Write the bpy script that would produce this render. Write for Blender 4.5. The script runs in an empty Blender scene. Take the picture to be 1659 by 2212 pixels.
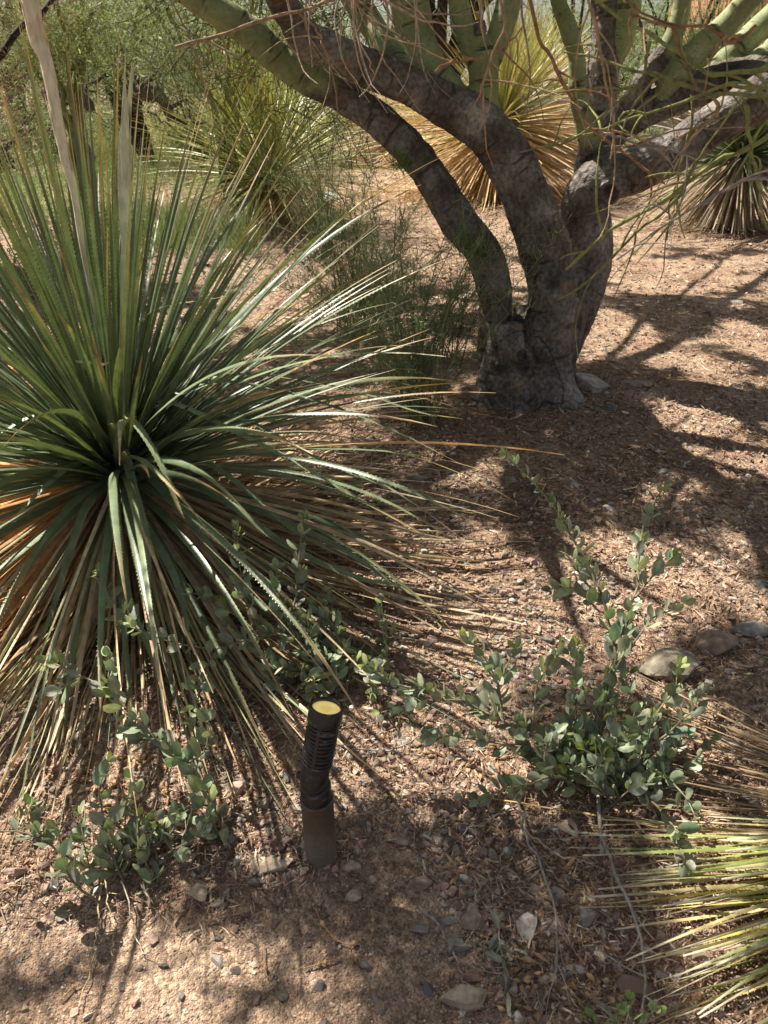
import bpy, math, random
import numpy as np
from mathutils import Vector
R = math.radians
rng = np.random.default_rng(7)
random.seed(7)
SC = bpy.context.scene
COL = SC.collection

# ------------------------------------------------------------------ camera, sky, sun, exposure
CAMZ = 1.4
PITCH = R(29.4)
FPX = 1661.0                      # focal length in the units of a 1659 x 2212 picture
cam_d = bpy.data.cameras.new('camera')
cam = bpy.data.objects.new('camera', cam_d); COL.objects.link(cam)
cam.location = (0, 0, CAMZ)
cam.rotation_euler = (math.pi/2 - PITCH, 0, 0)
cam_d.sensor_fit = 'VERTICAL'; cam_d.sensor_height = 24.0
cam_d.lens = 24.0*FPX/2212.0
cam_d.clip_start = 0.05; cam_d.clip_end = 5000
cam_d.dof.use_dof = True; cam_d.dof.focus_distance = 2.3; cam_d.dof.aperture_fstop = 5.5
SC.camera = cam

SUN = np.array([-0.46, 0.40, 0.84]); SUN /= np.linalg.norm(SUN)
w = bpy.data.worlds.new('World'); SC.world = w; w.use_nodes = True
nt = w.node_tree; nt.nodes.clear()
sky = nt.nodes.new('ShaderNodeTexSky'); sky.sky_type = 'NISHITA'; sky.sun_disc = False
sky.sun_elevation = math.asin(SUN[2]); sky.sun_rotation = math.atan2(SUN[0], SUN[1])
sky.air_density = 1.0; sky.dust_density = 2.0; sky.ozone_density = .5
bg = nt.nodes.new('ShaderNodeBackground'); bg.inputs[1].default_value = 0.052
wo = nt.nodes.new('ShaderNodeOutputWorld')
hs = nt.nodes.new('ShaderNodeHueSaturation'); hs.inputs['Saturation'].default_value = .5; nt.links.new(sky.outputs[0], hs.inputs['Color']); nt.links.new(hs.outputs[0], bg.inputs[0]); nt.links.new(bg.outputs[0], wo.inputs[0])
sl = bpy.data.lights.new('sun', 'SUN'); sl.energy = 5.0; sl.angle = R(0.5); sl.color = (1.0, 0.94, 0.84)
so = bpy.data.objects.new('sun', sl); COL.objects.link(so)
so.rotation_euler = Vector(SUN).to_track_quat('Z', 'Y').to_euler()
SC.view_settings.view_transform = 'Standard'; SC.view_settings.look = 'None'
SC.view_settings.exposure = 1.12; SC.view_settings.gamma = 1.0
SC.render.engine = 'CYCLES'
SC.cycles.max_bounces = 6; SC.cycles.diffuse_bounces = 3; SC.cycles.glossy_bounces = 2
SC.cycles.transmission_bounces = 4; SC.cycles.transparent_max_bounces = 4
SC.cycles.use_denoising = True

# ------------------------------------------------------------------ noise, ground height, places
def vnoise(p, seed=0):
    p = np.asarray(p, float); i = np.floor(p).astype(np.int64); f = p - i; f = f*f*(3-2*f)
    d = p.shape[-1]; out = 0
    for c in range(2**d):
        o = np.array([(c >> k) & 1 for k in range(d)])
        q = i + o
        h = np.zeros(q.shape[:-1], np.int64) + seed*7919 + 12345
        for k, m in zip(range(d), (374761393, 668265263, 1274126177)):
            h = h + q[..., k]*m
        h = (h ^ (h >> 13))*1274126177 & 0xffffffff
        h = (h ^ (h >> 16)) & 0xffff
        wt = np.prod(np.where(o == 1, f, 1-f), axis=-1)
        out = out + wt*(h/65535.0)
    return out*2-1

def fbm(p, seed=0, oct=3):
    a, s, t = 1.0, 0.0, 0.0
    for k in range(oct):
        s = s + a*vnoise(np.asarray(p)*2**k, seed+k); t += a; a *= .5
    return s/t

def sstep(a, b, x):
    t = np.clip((x-a)/(b-a), 0, 1); return t*t*(3-2*t)

def berm(x, y):                    # 0 on the trodden path, 1 on the planted bank
    edge = 1.03 + 0.10*np.sin(x*3.1+.5) + .06*np.sin(x*9) - 0.50*sstep(-.03, .28, x)
    return sstep(edge-.07, edge+.12, y)

def gh(x, y):
    x = np.asarray(x, float); y = np.asarray(y, float)
    p = np.stack([x, y], -1)
    far = np.clip(1 - y/60, 0, 1)
    b = berm(x, y)
    z = 0.025*vnoise(p/1.7, 3)*far + (0.010*b+.002)*vnoise(p/.35, 4) + (0.006*b+.0008)*vnoise(p/.11, 5) + .0025*b*vnoise(p/.04, 6)
    z = z + .03*(b-1)
    z = z + .06*np.exp(-((x-.85)**2+(y-3.7)**2)/.5)
    return z

cP, sP = math.cos(PITCH), math.sin(PITCH)
def ray(u, v):
    a = (u-829.5)/FPX; b = (1106-v)/FPX
    return np.array([a, cP+b*sP, -sP+b*cP])
def atY(u, v, Y):
    d = ray(u, v); return np.array([0, 0, CAMZ]) + d*(Y/d[1])
def atH(u, v, h=0.0):
    d = ray(u, v); z = h
    for k in range(5):
        t = (z-CAMZ)/d[2]; z = float(gh(d[0]*t, d[1]*t)) + h
    return np.array([0, 0, CAMZ]) + d*((z-CAMZ)/d[2])
def pxm(p):                        # metres per picture unit at a point
    return (p[1]*cP + (CAMZ-p[2])*sP)/FPX
def topx(x, y, z=0):
    x = np.asarray(x); dep = y*cP + (CAMZ-z)*sP; up = y*sP - (CAMZ-z)*cP
    return 829.5+FPX*x/dep, 1106-FPX*up/dep

# ------------------------------------------------------------------ mesh building
class Acc:
    def __init__(s): s.v = []; s.q = []; s.t = []; s.c = []; s.n = 0; s.x = {}
    def add(s, v, q=None, t=None, c=(.5, .5, .5), **ex):
        v = np.asarray(v, np.float32).reshape(-1, 3); m = len(v)
        s.v.append(v)
        if q is not None and len(q): s.q.append(np.asarray(q, np.int64).reshape(-1, 4)+s.n)
        if t is not None and len(t): s.t.append(np.asarray(t, np.int64).reshape(-1, 3)+s.n)
        s.c.append(np.broadcast_to(np.asarray(c, np.float32), (m, 3)))
        s.n += m
    def build(s, name, mat, parent=None, smooth=True, loc=None):
        v = np.concatenate(s.v); c = np.concatenate(s.c)
        if loc is not None: v = v - np.asarray(loc, np.float32)
        elif parent is not None: v = v - np.array(parent.location, np.float32)
        q = np.concatenate(s.q) if s.q else np.zeros((0, 4), int)
        t = np.concatenate(s.t) if s.t else np.zeros((0, 3), int)
        me = bpy.data.meshes.new(name)
        me.vertices.add(len(v)); me.vertices.foreach_set('co', v.ravel().astype(np.float32))
        nl = q.size+t.size
        me.loops.add(nl); me.loops.foreach_set('vertex_index', np.concatenate([q.ravel(), t.ravel()]).astype(np.int32))
        me.polygons.add(len(q)+len(t))
        ls = np.concatenate([np.arange(len(q))*4, len(q)*4+np.arange(len(t))*3]).astype(np.int32)
        me.polygons.foreach_set('loop_start', ls)
        me.update(calc_edges=True)
        me.polygons.foreach_set('use_smooth', np.full(len(q)+len(t), smooth))
        a = me.color_attributes.new('Col', 'FLOAT_COLOR', 'POINT')
        a.data.foreach_set('color', np.concatenate([c, np.ones((len(c), 1), np.float32)], 1).ravel().astype(np.float32))
        me.materials.append(mat)
        o = bpy.data.objects.new(name, me); COL.objects.link(o)
        if loc is not None: o.location = loc
        if parent is not None: o.parent = parent
        return o

def norm(a): return a/np.maximum(np.linalg.norm(a, axis=-1, keepdims=True), 1e-9)
def tang(P):
    T = np.empty_like(P); T[:, 1:-1] = P[:, 2:]-P[:, :-2]; T[:, 0] = P[:, 1]-P[:, 0]; T[:, -1] = P[:, -1]-P[:, -2]
    return norm(T)
def colr(c, L, N):
    c = np.asarray(c, float)
    if c.ndim == 1: c = np.broadcast_to(c, (L, N, 3))
    elif c.ndim == 2: c = np.broadcast_to(c[:, None], (L, N, 3))
    return c

def ribbons(A, P, W, S, c, fold=0.0):
    """P (L,N,3) centre lines, W (L,N) widths, S (L,N,3) side vectors; V section when fold>0"""
    L, N = P.shape[:2]; S = norm(S); c = colr(c, L, N)
    if fold:
        U = norm(np.cross(S, tang(P)))
        V = np.stack([P-S*W[..., None]/2+U*(W*fold)[..., None], P, P+S*W[..., None]/2+U*(W*fold)[..., None]], 2)
        k = 3
    else:
        V = np.stack([P-S*W[..., None]/2, P+S*W[..., None]/2], 2); k = 2
    C = np.repeat(c[:, :, None], k, 2)
    idx = np.arange(L*N*k).reshape(L, N, k)
    q = np.stack([idx[:, :-1, :-1], idx[:, :-1, 1:], idx[:, 1:, 1:], idx[:, 1:, :-1]], -1)
    A.add(V, q=q, c=C.reshape(-1, 3))

def tubes(A, P, Rr, c, k=5, caps=False):
    L, N = P.shape[:2]; T = tang(P); c = colr(c, L, N)
    ref = np.where(np.abs(T[:, :1, 2:3]) > .9, np.array([1., 0, 0]), np.array([0, 0, 1.]))
    ref = np.broadcast_to(ref, T.shape)
    X = norm(np.cross(T, ref)); Y = np.cross(T, X)
    a = np.arange(k)*2*np.pi/k
    V = P[:, :, None]+Rr[..., None, None]*(np.cos(a)[:, None]*X[:, :, None]+np.sin(a)[:, None]*Y[:, :, None])
    idx = np.arange(L*N*k).reshape(L, N, k); nx = np.roll(idx, -1, 2)
    q = np.stack([idx[:, :-1], nx[:, :-1], nx[:, 1:], idx[:, 1:]], -1)
    A.add(V, q=q, c=np.repeat(c[:, :, None], k, 2).reshape(-1, 3))
    if caps:
        for l in range(L):
            for e in (0, N-1):
                ring = V[l, e]; cc = P[l, e]
                vv = np.vstack([ring, cc]); t = [(i, (i+1) % k, k) for i in range(k)]
                A.add(vv, t=t, c=c[l, e])

def crv(pts, n):
    """Catmull-Rom through rows of pts (any width)"""
    p = np.asarray(pts, float); p = np.vstack([2*p[0]-p[1], p, 2*p[-1]-p[-2]])
    m = len(p)-3; t = np.linspace(0, m-1e-6, n); i = t.astype(int); f = (t-i)[:, None]
    a, b, c, d = p[i], p[i+1], p[i+2], p[i+3]
    return .5*((2*b)+(c-a)*f+(2*a-5*b+4*c-d)*f*f+(3*b-a-3*c+d)*f**3)

def ico(sub):
    import bmesh
    bm = bmesh.new(); bmesh.ops.create_icosphere(bm, subdivisions=sub, radius=1)
    v = np.array([x.co[:] for x in bm.verts]); f = np.array([[y.index for y in x.verts] for x in bm.faces]); bm.free()
    return v, f
ICO = {k: ico(k) for k in (1, 2, 3, 4)}

def rockmesh(sub, r, cuts=9, lo=.55, hi=.9, rough=.05):
    v, f = ICO[sub]; v = v.copy()
    for _ in range(cuts):
        n = r.normal(size=3); n /= np.linalg.norm(n); d = r.uniform(lo, hi)
        e = v@n-d; v = v-np.where(e > 0, e, 0)[:, None]*n*.96
    if rough:
        s = int(r.integers(1000))
        v = v*(1+rough*fbm(v*2.2+s, s, 3)[:, None])
    return v, f

def rotm(n, r, flat=False):
    """n random rotation matrices; flat: only about z with a small tilt"""
    if flat:
        a = r.uniform(0, 2*np.pi, n); b = r.normal(0, .25, n); c = r.normal(0, .25, n)
    else:
        a, b, c = r.uniform(0, 2*np.pi, (3, n))
    ca, sa, cb, sb, cc, sc = np.cos(a), np.sin(a), np.cos(b), np.sin(b), np.cos(c), np.sin(c)
    Z = np.zeros(n); O = np.ones(n)
    Rz = np.stack([ca, -sa, Z, sa, ca, Z, Z, Z, O], -1).reshape(n, 3, 3)
    Ry = np.stack([cb, Z, sb, Z, O, Z, -sb, Z, cb], -1).reshape(n, 3, 3)
    Rx = np.stack([O, Z, Z, Z, cc, -sc, Z, sc, cc], -1).reshape(n, 3, 3)
    return Rz@Ry@Rx

def tag(o, label=None, cat=None, group=None, kind=None):
    if label: o['label'] = label
    if cat: o['category'] = cat
    if group: o['group'] = group
    if kind: o['kind'] = kind
    return o
def thing(name, label, cat, loc, group=None):
    o = bpy.data.objects.new(name, None); COL.objects.link(o)
    o.location = [float(a) for a in loc]; o.empty_display_size = .1
    return tag(o, label, cat, group)

# ------------------------------------------------------------------ materials
def newmat(name):
    m = bpy.data.materials.new(name); m.use_nodes = True; t = m.node_tree; t.nodes.clear()
    return m, t
def N(t, ty, **kw):
    n = t.nodes.new(ty)
    for k, v in kw.items():
        if k in ('operation', 'blend_type', 'data_type', 'attribute_name', 'feature', 'noise_dimensions', 'distance'): setattr(n, k, v)
        else: n.inputs[k.replace('_', ' ')].default_value = v
    return n
def ramp(t, fac, stops):
    n = t.nodes.new('ShaderNodeValToRGB'); e = n.color_ramp.elements
    while len(e) < len(stops): e.new(.5)
    for x, (p, c) in zip(e, stops): x.position = p; x.color = (*c, 1) if len(c) == 3 else c
    t.links.new(fac, n.inputs[0]); return n.outputs[0]
def mix(t, fac, a, b, mode='MIX'):
    n = t.nodes.new('ShaderNodeMix'); n.data_type = 'RGBA'; n.blend_type = mode
    for s, v in ((n.inputs[0], fac), (n.inputs[6], a), (n.inputs[7], b)):
        if hasattr(v, 'is_output'): t.links.new(v, s)
        else: s.default_value = v if isinstance(v, (int, float)) else (*v, 1)
    return n.outputs[2]
def attrmat(name, rough=.6, spec=.3, trans=0.0, var=.35, scale=40, bump=.0, bscale=80, coat=0.0, tint=(1, 1, 1), stretch=None, tcol=(1.1, 1.25, .5)):
    m, t = newmat(name)
    at = N(t, 'ShaderNodeAttribute', attribute_name='Col')
    tc = t.nodes.new('ShaderNodeTexCoord'); src = tc.outputs['Object']
    if stretch:
        mp = t.nodes.new('ShaderNodeMapping'); mp.inputs['Scale'].default_value = stretch
        t.links.new(src, mp.inputs[0]); src = mp.outputs[0]
    no = N(t, 'ShaderNodeTexNoise', Scale=scale, Detail=4.0); t.links.new(src, no.inputs['Vector'])
    f = ramp(t, no.outputs[0], [(.3, (1-var,)*3), (.7, (1+var*.8,)*3)])
    c = mix(t, 1.0, at.outputs[0], f, 'MULTIPLY')
    if tint != (1, 1, 1): c = mix(t, 1.0, c, tint, 'MULTIPLY')
    b = t.nodes.new('ShaderNodeBsdfPrincipled'); t.links.new(c, b.inputs['Base Color'])
    b.inputs['Roughness'].default_value = rough; b.inputs['Specular IOR Level'].default_value = spec
    if coat: b.inputs['Coat Weight'].default_value = coat; b.inputs['Coat Roughness'].default_value = .35
    if bump:
        n2 = N(t, 'ShaderNodeTexNoise', Scale=bscale, Detail=5.0); t.links.new(src, n2.inputs['Vector'])
        bp = N(t, 'ShaderNodeBump', Strength=bump, Distance=.004); t.links.new(n2.outputs[0], bp.inputs['Height'])
        t.links.new(bp.outputs[0], b.inputs['Normal'])
    out = t.nodes.new('ShaderNodeOutputMaterial')
    if trans:
        tr = t.nodes.new('ShaderNodeBsdfTranslucent'); tcc = mix(t, 1.0, c, tcol, 'MULTIPLY')
        t.links.new(tcc, tr.inputs[0])
        ms = t.nodes.new('ShaderNodeMixShader'); ms.inputs[0].default_value = trans
        t.links.new(b.outputs[0], ms.inputs[1]); t.links.new(tr.outputs[0], ms.inputs[2]); t.links.new(ms.outputs[0], out.inputs[0])
    else: t.links.new(b.outputs[0], out.inputs[0])
    return m

M_blade = attrmat('blade', rough=.40, spec=.5, trans=.12, var=.25, scale=25, bump=.25, bscale=60)
M_dry = attrmat('dry_blade', rough=.6, spec=.3, trans=.15, var=.35, scale=30, bump=.3, tcol=(1.1, .9, .6))
M_leaf = attrmat('leaf', rough=.5, spec=.4, trans=.18, var=.22, scale=60, bump=.15)
M_twig = attrmat('twig', rough=.8, spec=.2, var=.4, scale=90, bump=.6, bscale=200)
M_needle = attrmat('green_twig', rough=.6, spec=.3, trans=.15, var=.3, scale=20)
M_far = attrmat('far_foliage', rough=.6, spec=.3, trans=.35, var=.35, scale=2.5, tcol=(1.05, 1.12, .72))
M_stone = attrmat('stone', rough=.85, spec=.25, var=.4, scale=45, bump=.7, bscale=150)
M_gravel = attrmat('gravel', rough=.9, spec=.2, var=.35, scale=120, bump=.5, bscale=300)
M_litter = attrmat('litter', rough=.75, spec=.2, trans=.1, var=.4, scale=80, tcol=(1, .9, .7))
M_stalk = attrmat('stalk', rough=.7, spec=.2, var=.22, scale=16, bump=.8, bscale=30, stretch=(4, 4, .9))

def ground_mat():
    m, t = newmat('soil')
    tc = t.nodes.new('ShaderNodeTexCoord'); P = tc.outputs['Object']
    def no(s, d=5., dist=0.):
        n = N(t, 'ShaderNodeTexNoise', Scale=s, Detail=d, Distortion=dist); t.links.new(P, n.inputs['Vector']); return n.outputs[0]
    def vo(s, feat='F1'):
        n = N(t, 'ShaderNodeTexVoronoi', Scale=s, feature=feat); t.links.new(P, n.inputs['Vector']); return n
    c = ramp(t, no(3.), [(.3, (.24, .16, .108)), (.5, (.36, .255, .175)), (.72, (.47, .355, .25))])
    g = ramp(t, no(60., 6), [(.3, (.62,)*3), (.7, (1.3,)*3)])
    c = mix(t, 1.0, c, g, 'MULTIPLY')
    v = vo(260.); cg = ramp(t, v.outputs['Color'], [(.1, (.45, .4, .4)), (.5, (1., 1., 1.)), (.9, (1.5, 1.45, 1.4))])
    c = mix(t, .75, c, cg, 'MULTIPLY')
    v2 = vo(75.); cg2 = ramp(t, v2.outputs['Color'], [(.2, (.6, .52, .5)), (.5, (1., 1., 1.)), (.85, (1.35, 1.3, 1.3))])
    c = mix(t, .55, c, cg2, 'MULTIPLY')
    b = t.nodes.new('ShaderNodeBsdfPrincipled'); t.links.new(c, b.inputs['Base Color'])
    b.inputs['Roughness'].default_value = .95; b.inputs['Specular IOR Level'].default_value = .15
    h1 = N(t, 'ShaderNodeMath', operation='MULTIPLY'); t.links.new(v.outputs['Distance'], h1.inputs[0]); h1.inputs[1].default_value = -.35
    h2 = N(t, 'ShaderNodeMath', operation='MULTIPLY'); t.links.new(v2.outputs['Distance'], h2.inputs[0]); h2.inputs[1].default_value = -.6
    h3 = N(t, 'ShaderNodeMath', operation='ADD'); t.links.new(h1.outputs[0], h3.inputs[0]); t.links.new(h2.outputs[0], h3.inputs[1])
    h4 = N(t, 'ShaderNodeMath', operation='ADD'); t.links.new(h3.outputs[0], h4.inputs[0]); t.links.new(no(150., 4), h4.inputs[1])
    bp = N(t, 'ShaderNodeBump', Strength=1.0, Distance=.008); t.links.new(h4.outputs[0], bp.inputs['Height'])
    t.links.new(bp.outputs[0], b.inputs['Normal'])
    o = t.nodes.new('ShaderNodeOutputMaterial'); t.links.new(b.outputs[0], o.inputs[0])
    return m

def bark_mat():
    m, t = newmat('bark')
    at = N(t, 'ShaderNodeAttribute', attribute_name='Col')   # r = greenness, g = darkness of knots
    lc = N(t, 'ShaderNodeAttribute', attribute_name='limb')
    tc = t.nodes.new('ShaderNodeTexCoord'); P = tc.outputs['Object']; Lc = lc.outputs['Vector']
    se = t.nodes.new('ShaderNodeSeparateColor'); t.links.new(at.outputs[0], se.inputs[0])
    def no(src, s, d=5., sc=None, dist=0.):
        if sc:
            mp = t.nodes.new('ShaderNodeMapping'); mp.inputs['Scale'].default_value = sc; t.links.new(src, mp.inputs[0]); src = mp.outputs[0]
        n = N(t, 'ShaderNodeTexNoise', Scale=s, Detail=d, Distortion=dist); t.links.new(src, n.inputs['Vector']); return n.outputs[0]
    n1 = no(P, 7., 8); n2 = no(P, 55., 8)
    grey = ramp(t, n1, [(.3, (.075, .055, .042)), (.47, (.15, .125, .105)), (.6, (.23, .20, .175)), (.72, (.38, .34, .30))])
    grey = mix(t, 1.0, grey, ramp(t, n2, [(.35, (.6,)*3), (.65, (1.35,)*3)]), 'MULTIPLY')
    rust = ramp(t, no(P, 11., 4), [(.6, (0, 0, 0)), (.72, (.5, .5, .5))])
    grey = mix(t, rust, grey, (.30, .15, .06))
    gn = ramp(t, n1, [(.3, (.20, .225, .10)), (.6, (.31, .335, .165)), (.8, (.40, .42, .24))])
    gn = mix(t, 1.0, gn, ramp(t, n2, [(.3, (.8,)*3), (.7, (1.15,)*3)]), 'MULTIPLY')
    # greenness with a ragged edge
    ad = N(t, 'ShaderNodeMath', operation='MULTIPLY_ADD'); t.links.new(n1, ad.inputs[0]); ad.inputs[1].default_value = 1.9; ad.inputs[2].default_value = -.95
    ad2 = N(t, 'ShaderNodeMath', operation='ADD'); t.links.new(se.outputs[0], ad2.inputs[0]); t.links.new(ad.outputs[0], ad2.inputs[1])
    gf = ramp(t, ad2.outputs[0], [(.3, (0, 0, 0)), (.7, (1, 1, 1))])
    c = mix(t, gf, grey, gn)
    # cross scars: fine streaks round the limb, and specks
    sc = no(Lc, 1., 3., (7., 7., 38.), .3)
    scf = ramp(t, sc, [(.61, (0, 0, 0)), (.66, (.75, .75, .75))])
    sp = N(t, 'ShaderNodeTexVoronoi', Scale=1., feature='F1')
    mp = t.nodes.new('ShaderNodeMapping'); mp.inputs['Scale'].default_value = (45, 45, 90); t.links.new(Lc, mp.inputs[0]); t.links.new(mp.outputs[0], sp.inputs['Vector'])
    spf = ramp(t, sp.outputs['Distance'], [(.10, (.8, .8, .8)), (.2, (0, 0, 0))])
    msk = ramp(t, no(P, 14., 2), [(.45, (0, 0, 0)), (.55, (1, 1, 1))])
    spf = mix(t, 1.0, spf, msk, 'MULTIPLY')
    both = mix(t, 1.0, scf, spf, 'LIGHTEN')
    c = mix(t, both, c, (.045, .03, .022))
    c = mix(t, se.outputs[1], c, (.05, .035, .028))
    b = t.nodes.new('ShaderNodeBsdfPrincipled'); t.links.new(c, b.inputs['Base Color'])
    b.inputs['Roughness'].default_value = .72; b.inputs['Specular IOR Level'].default_value = .3
    h = mix(t, 1.0, no(P, 38., 9), mix(t, 1.0, sc, (.5, .5, .5), 'MULTIPLY'), 'ADD')
    cr = N(t, 'ShaderNodeTexVoronoi', Scale=1., feature='DISTANCE_TO_EDGE')
    mp2 = t.nodes.new('ShaderNodeMapping'); mp2.inputs['Scale'].default_value = (34, 34, 22); t.links.new(Lc, mp2.inputs[0]); t.links.new(mp2.outputs[0], cr.inputs['Vector'])
    crr = ramp(t, cr.outputs['Distance'], [(.0, (0, 0, 0)), (.08, (.35, .35, .35))])
    h = mix(t, .25, h, crr, 'ADD')
    inv = mix(t, gf, (1., 1., 1.), (.16, .16, .16))
    bp = N(t, 'ShaderNodeBump', Strength=.9, Distance=.014); t.links.new(h, bp.inputs['Height']); t.links.new(inv, bp.inputs['Strength'])
    t.links.new(bp.outputs[0], b.inputs['Normal'])
    o = t.nodes.new('ShaderNodeOutputMaterial'); t.links.new(b.outputs[0], o.inputs[0])
    return m
M_soil = ground_mat(); M_bark = bark_mat()

# ------------------------------------------------------------------ ground, mountain, path
def spaced(segs):
    out = []
    for a, b, st in segs: out += list(np.arange(a, b, st))
    return out
ys = spaced([(-3, 0, .3), (0, .5, .06), (.5, 3.2, .015), (3.2, 6, .035), (6, 14, .12)])
y = 14.
while y < 900: ys.append(y); y *= 1.05
ys.append(900.)
xs = spaced([(0, 1.9, .015), (1.9, 4, .04), (4, 9, .15)])
x = 9.
while x < 900: xs.append(x); x *= 1.09
xs.append(900.); xs = np.array(xs); xs = np.concatenate([-xs[:0:-1], xs]); ys = np.array(ys)
X, Y = np.meshgrid(xs, ys)
G = Acc(); idx = np.arange(X.size).reshape(X.shape)
G.add(np.stack([X, Y, gh(X, Y)], -1), q=np.stack([idx[:-1, :-1], idx[:-1, 1:], idx[1:, 1:], idx[1:, :-1]], -1), c=(.4, .3, .2))
tag(G.build('ground', M_soil), kind='structure')

M_mount = attrmat('mountain_rock', rough=.95, spec=.1, var=.3, scale=.03)
A = Acc(); th = np.linspace(-.9, .9, 120); rr = np.linspace(0, 1, 8)
TH, RR = np.meshgrid(th, rr)
ridge = 34+22*fbm(np.stack([th*5, th*0], -1), 21, 4)+10*np.sin(th*7+1)
Zm = ridge[None]*(RR**.8) + 3*vnoise(np.stack([TH*60, RR*6], -1), 5)*RR
D = 620+RR*160
idx = np.arange(TH.size).reshape(TH.shape)
A.add(np.stack([np.sin(TH)*D, np.cos(TH)*D, Zm-2], -1), q=np.stack([idx[:-1, :-1], idx[:-1, 1:], idx[1:, 1:], idx[1:, :-1]], -1), c=(.26, .24, .32))
tag(A.build('mountains', M_mount), kind='structure')

# ------------------------------------------------------------------ shade map: wanted ground shade, by which the unseen canopy is shaped
LIT = [(1150, 1310, 290, 120), (930, 1400, 150, 70), (1540, 960, 90, 60), (1330, 720, 90, 45), (1420, 590, 150, 35), (1610, 720, 60, 60),
       (900, 420, 300, 110), (1050, 1730, 110, 50), (240, 2030, 330, 70), (330, 2160, 260, 60), (700, 2090, 90, 40), (590, 1700, 110, 90),
       (250, 1780, 260, 120), (590, 1865, 60, 30), (630, 620, 120, 60), (640, 1000, 60, 60), (760, 880, 60, 40), (1480, 1230, 80, 50),
       (700, 1500, 200, 110), (1300, 1180, 90, 50), (980, 560, 60, 40), (1200, 2020, 90, 30), (1560, 1960, 100, 110), (1560, 2150, 90, 60), (1620, 1720, 60, 40),
       (30, 1650, 120, 150), (1500, 1560, 70, 40), (1050, 1140, 60, 30), (850, 1960, 80, 30)]
SHD = [(1080, 1010, 300, 110), (1380, 830, 110, 50), (1230, 1110, 180, 40), (1560, 1440, 150, 80), (1150, 1900, 330, 110),
       (800, 1840, 260, 50), (950, 2080, 330, 120), (560, 1960, 260, 40), (130, 2100, 200, 25), (500, 2120, 160, 25), (1500, 680, 160, 40), (1340, 2120, 160, 110), (1250, 1560, 150, 60)]
def g2(L, gx, gy):
    s = 0
    for (u, v, ru, rv) in L:
        p = atH(u, v); m = pxm(p); sx = ru*m; sy = rv*m/max(.25, (CAMZ/np.hypot(CAMZ, p[1])))
        s = s+np.exp(-.5*(((gx-p[0])/(sx*.75))**2+((gy-p[1])/(sy*.75))**2)**1.4)
    return s
def shade(gx, gy):
    b = .5+.28*vnoise(np.stack([gx, gy], -1)/.26, 61)+.32*vnoise(np.stack([gx, gy], -1)/.10, 62)
    u2_, v2_ = topx(gx, gy); b = b-.10*(u2_ > 1230)*(v2_ < 1300)-.25*(u2_ < 1230)*(v2_ < 620)
    s = b+.9*np.minimum(g2(SHD, gx, gy), 1)-.95*np.minimum(g2(LIT, gx, gy), 1)
    return .01+.99*sstep(.41, .59, s)

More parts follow.
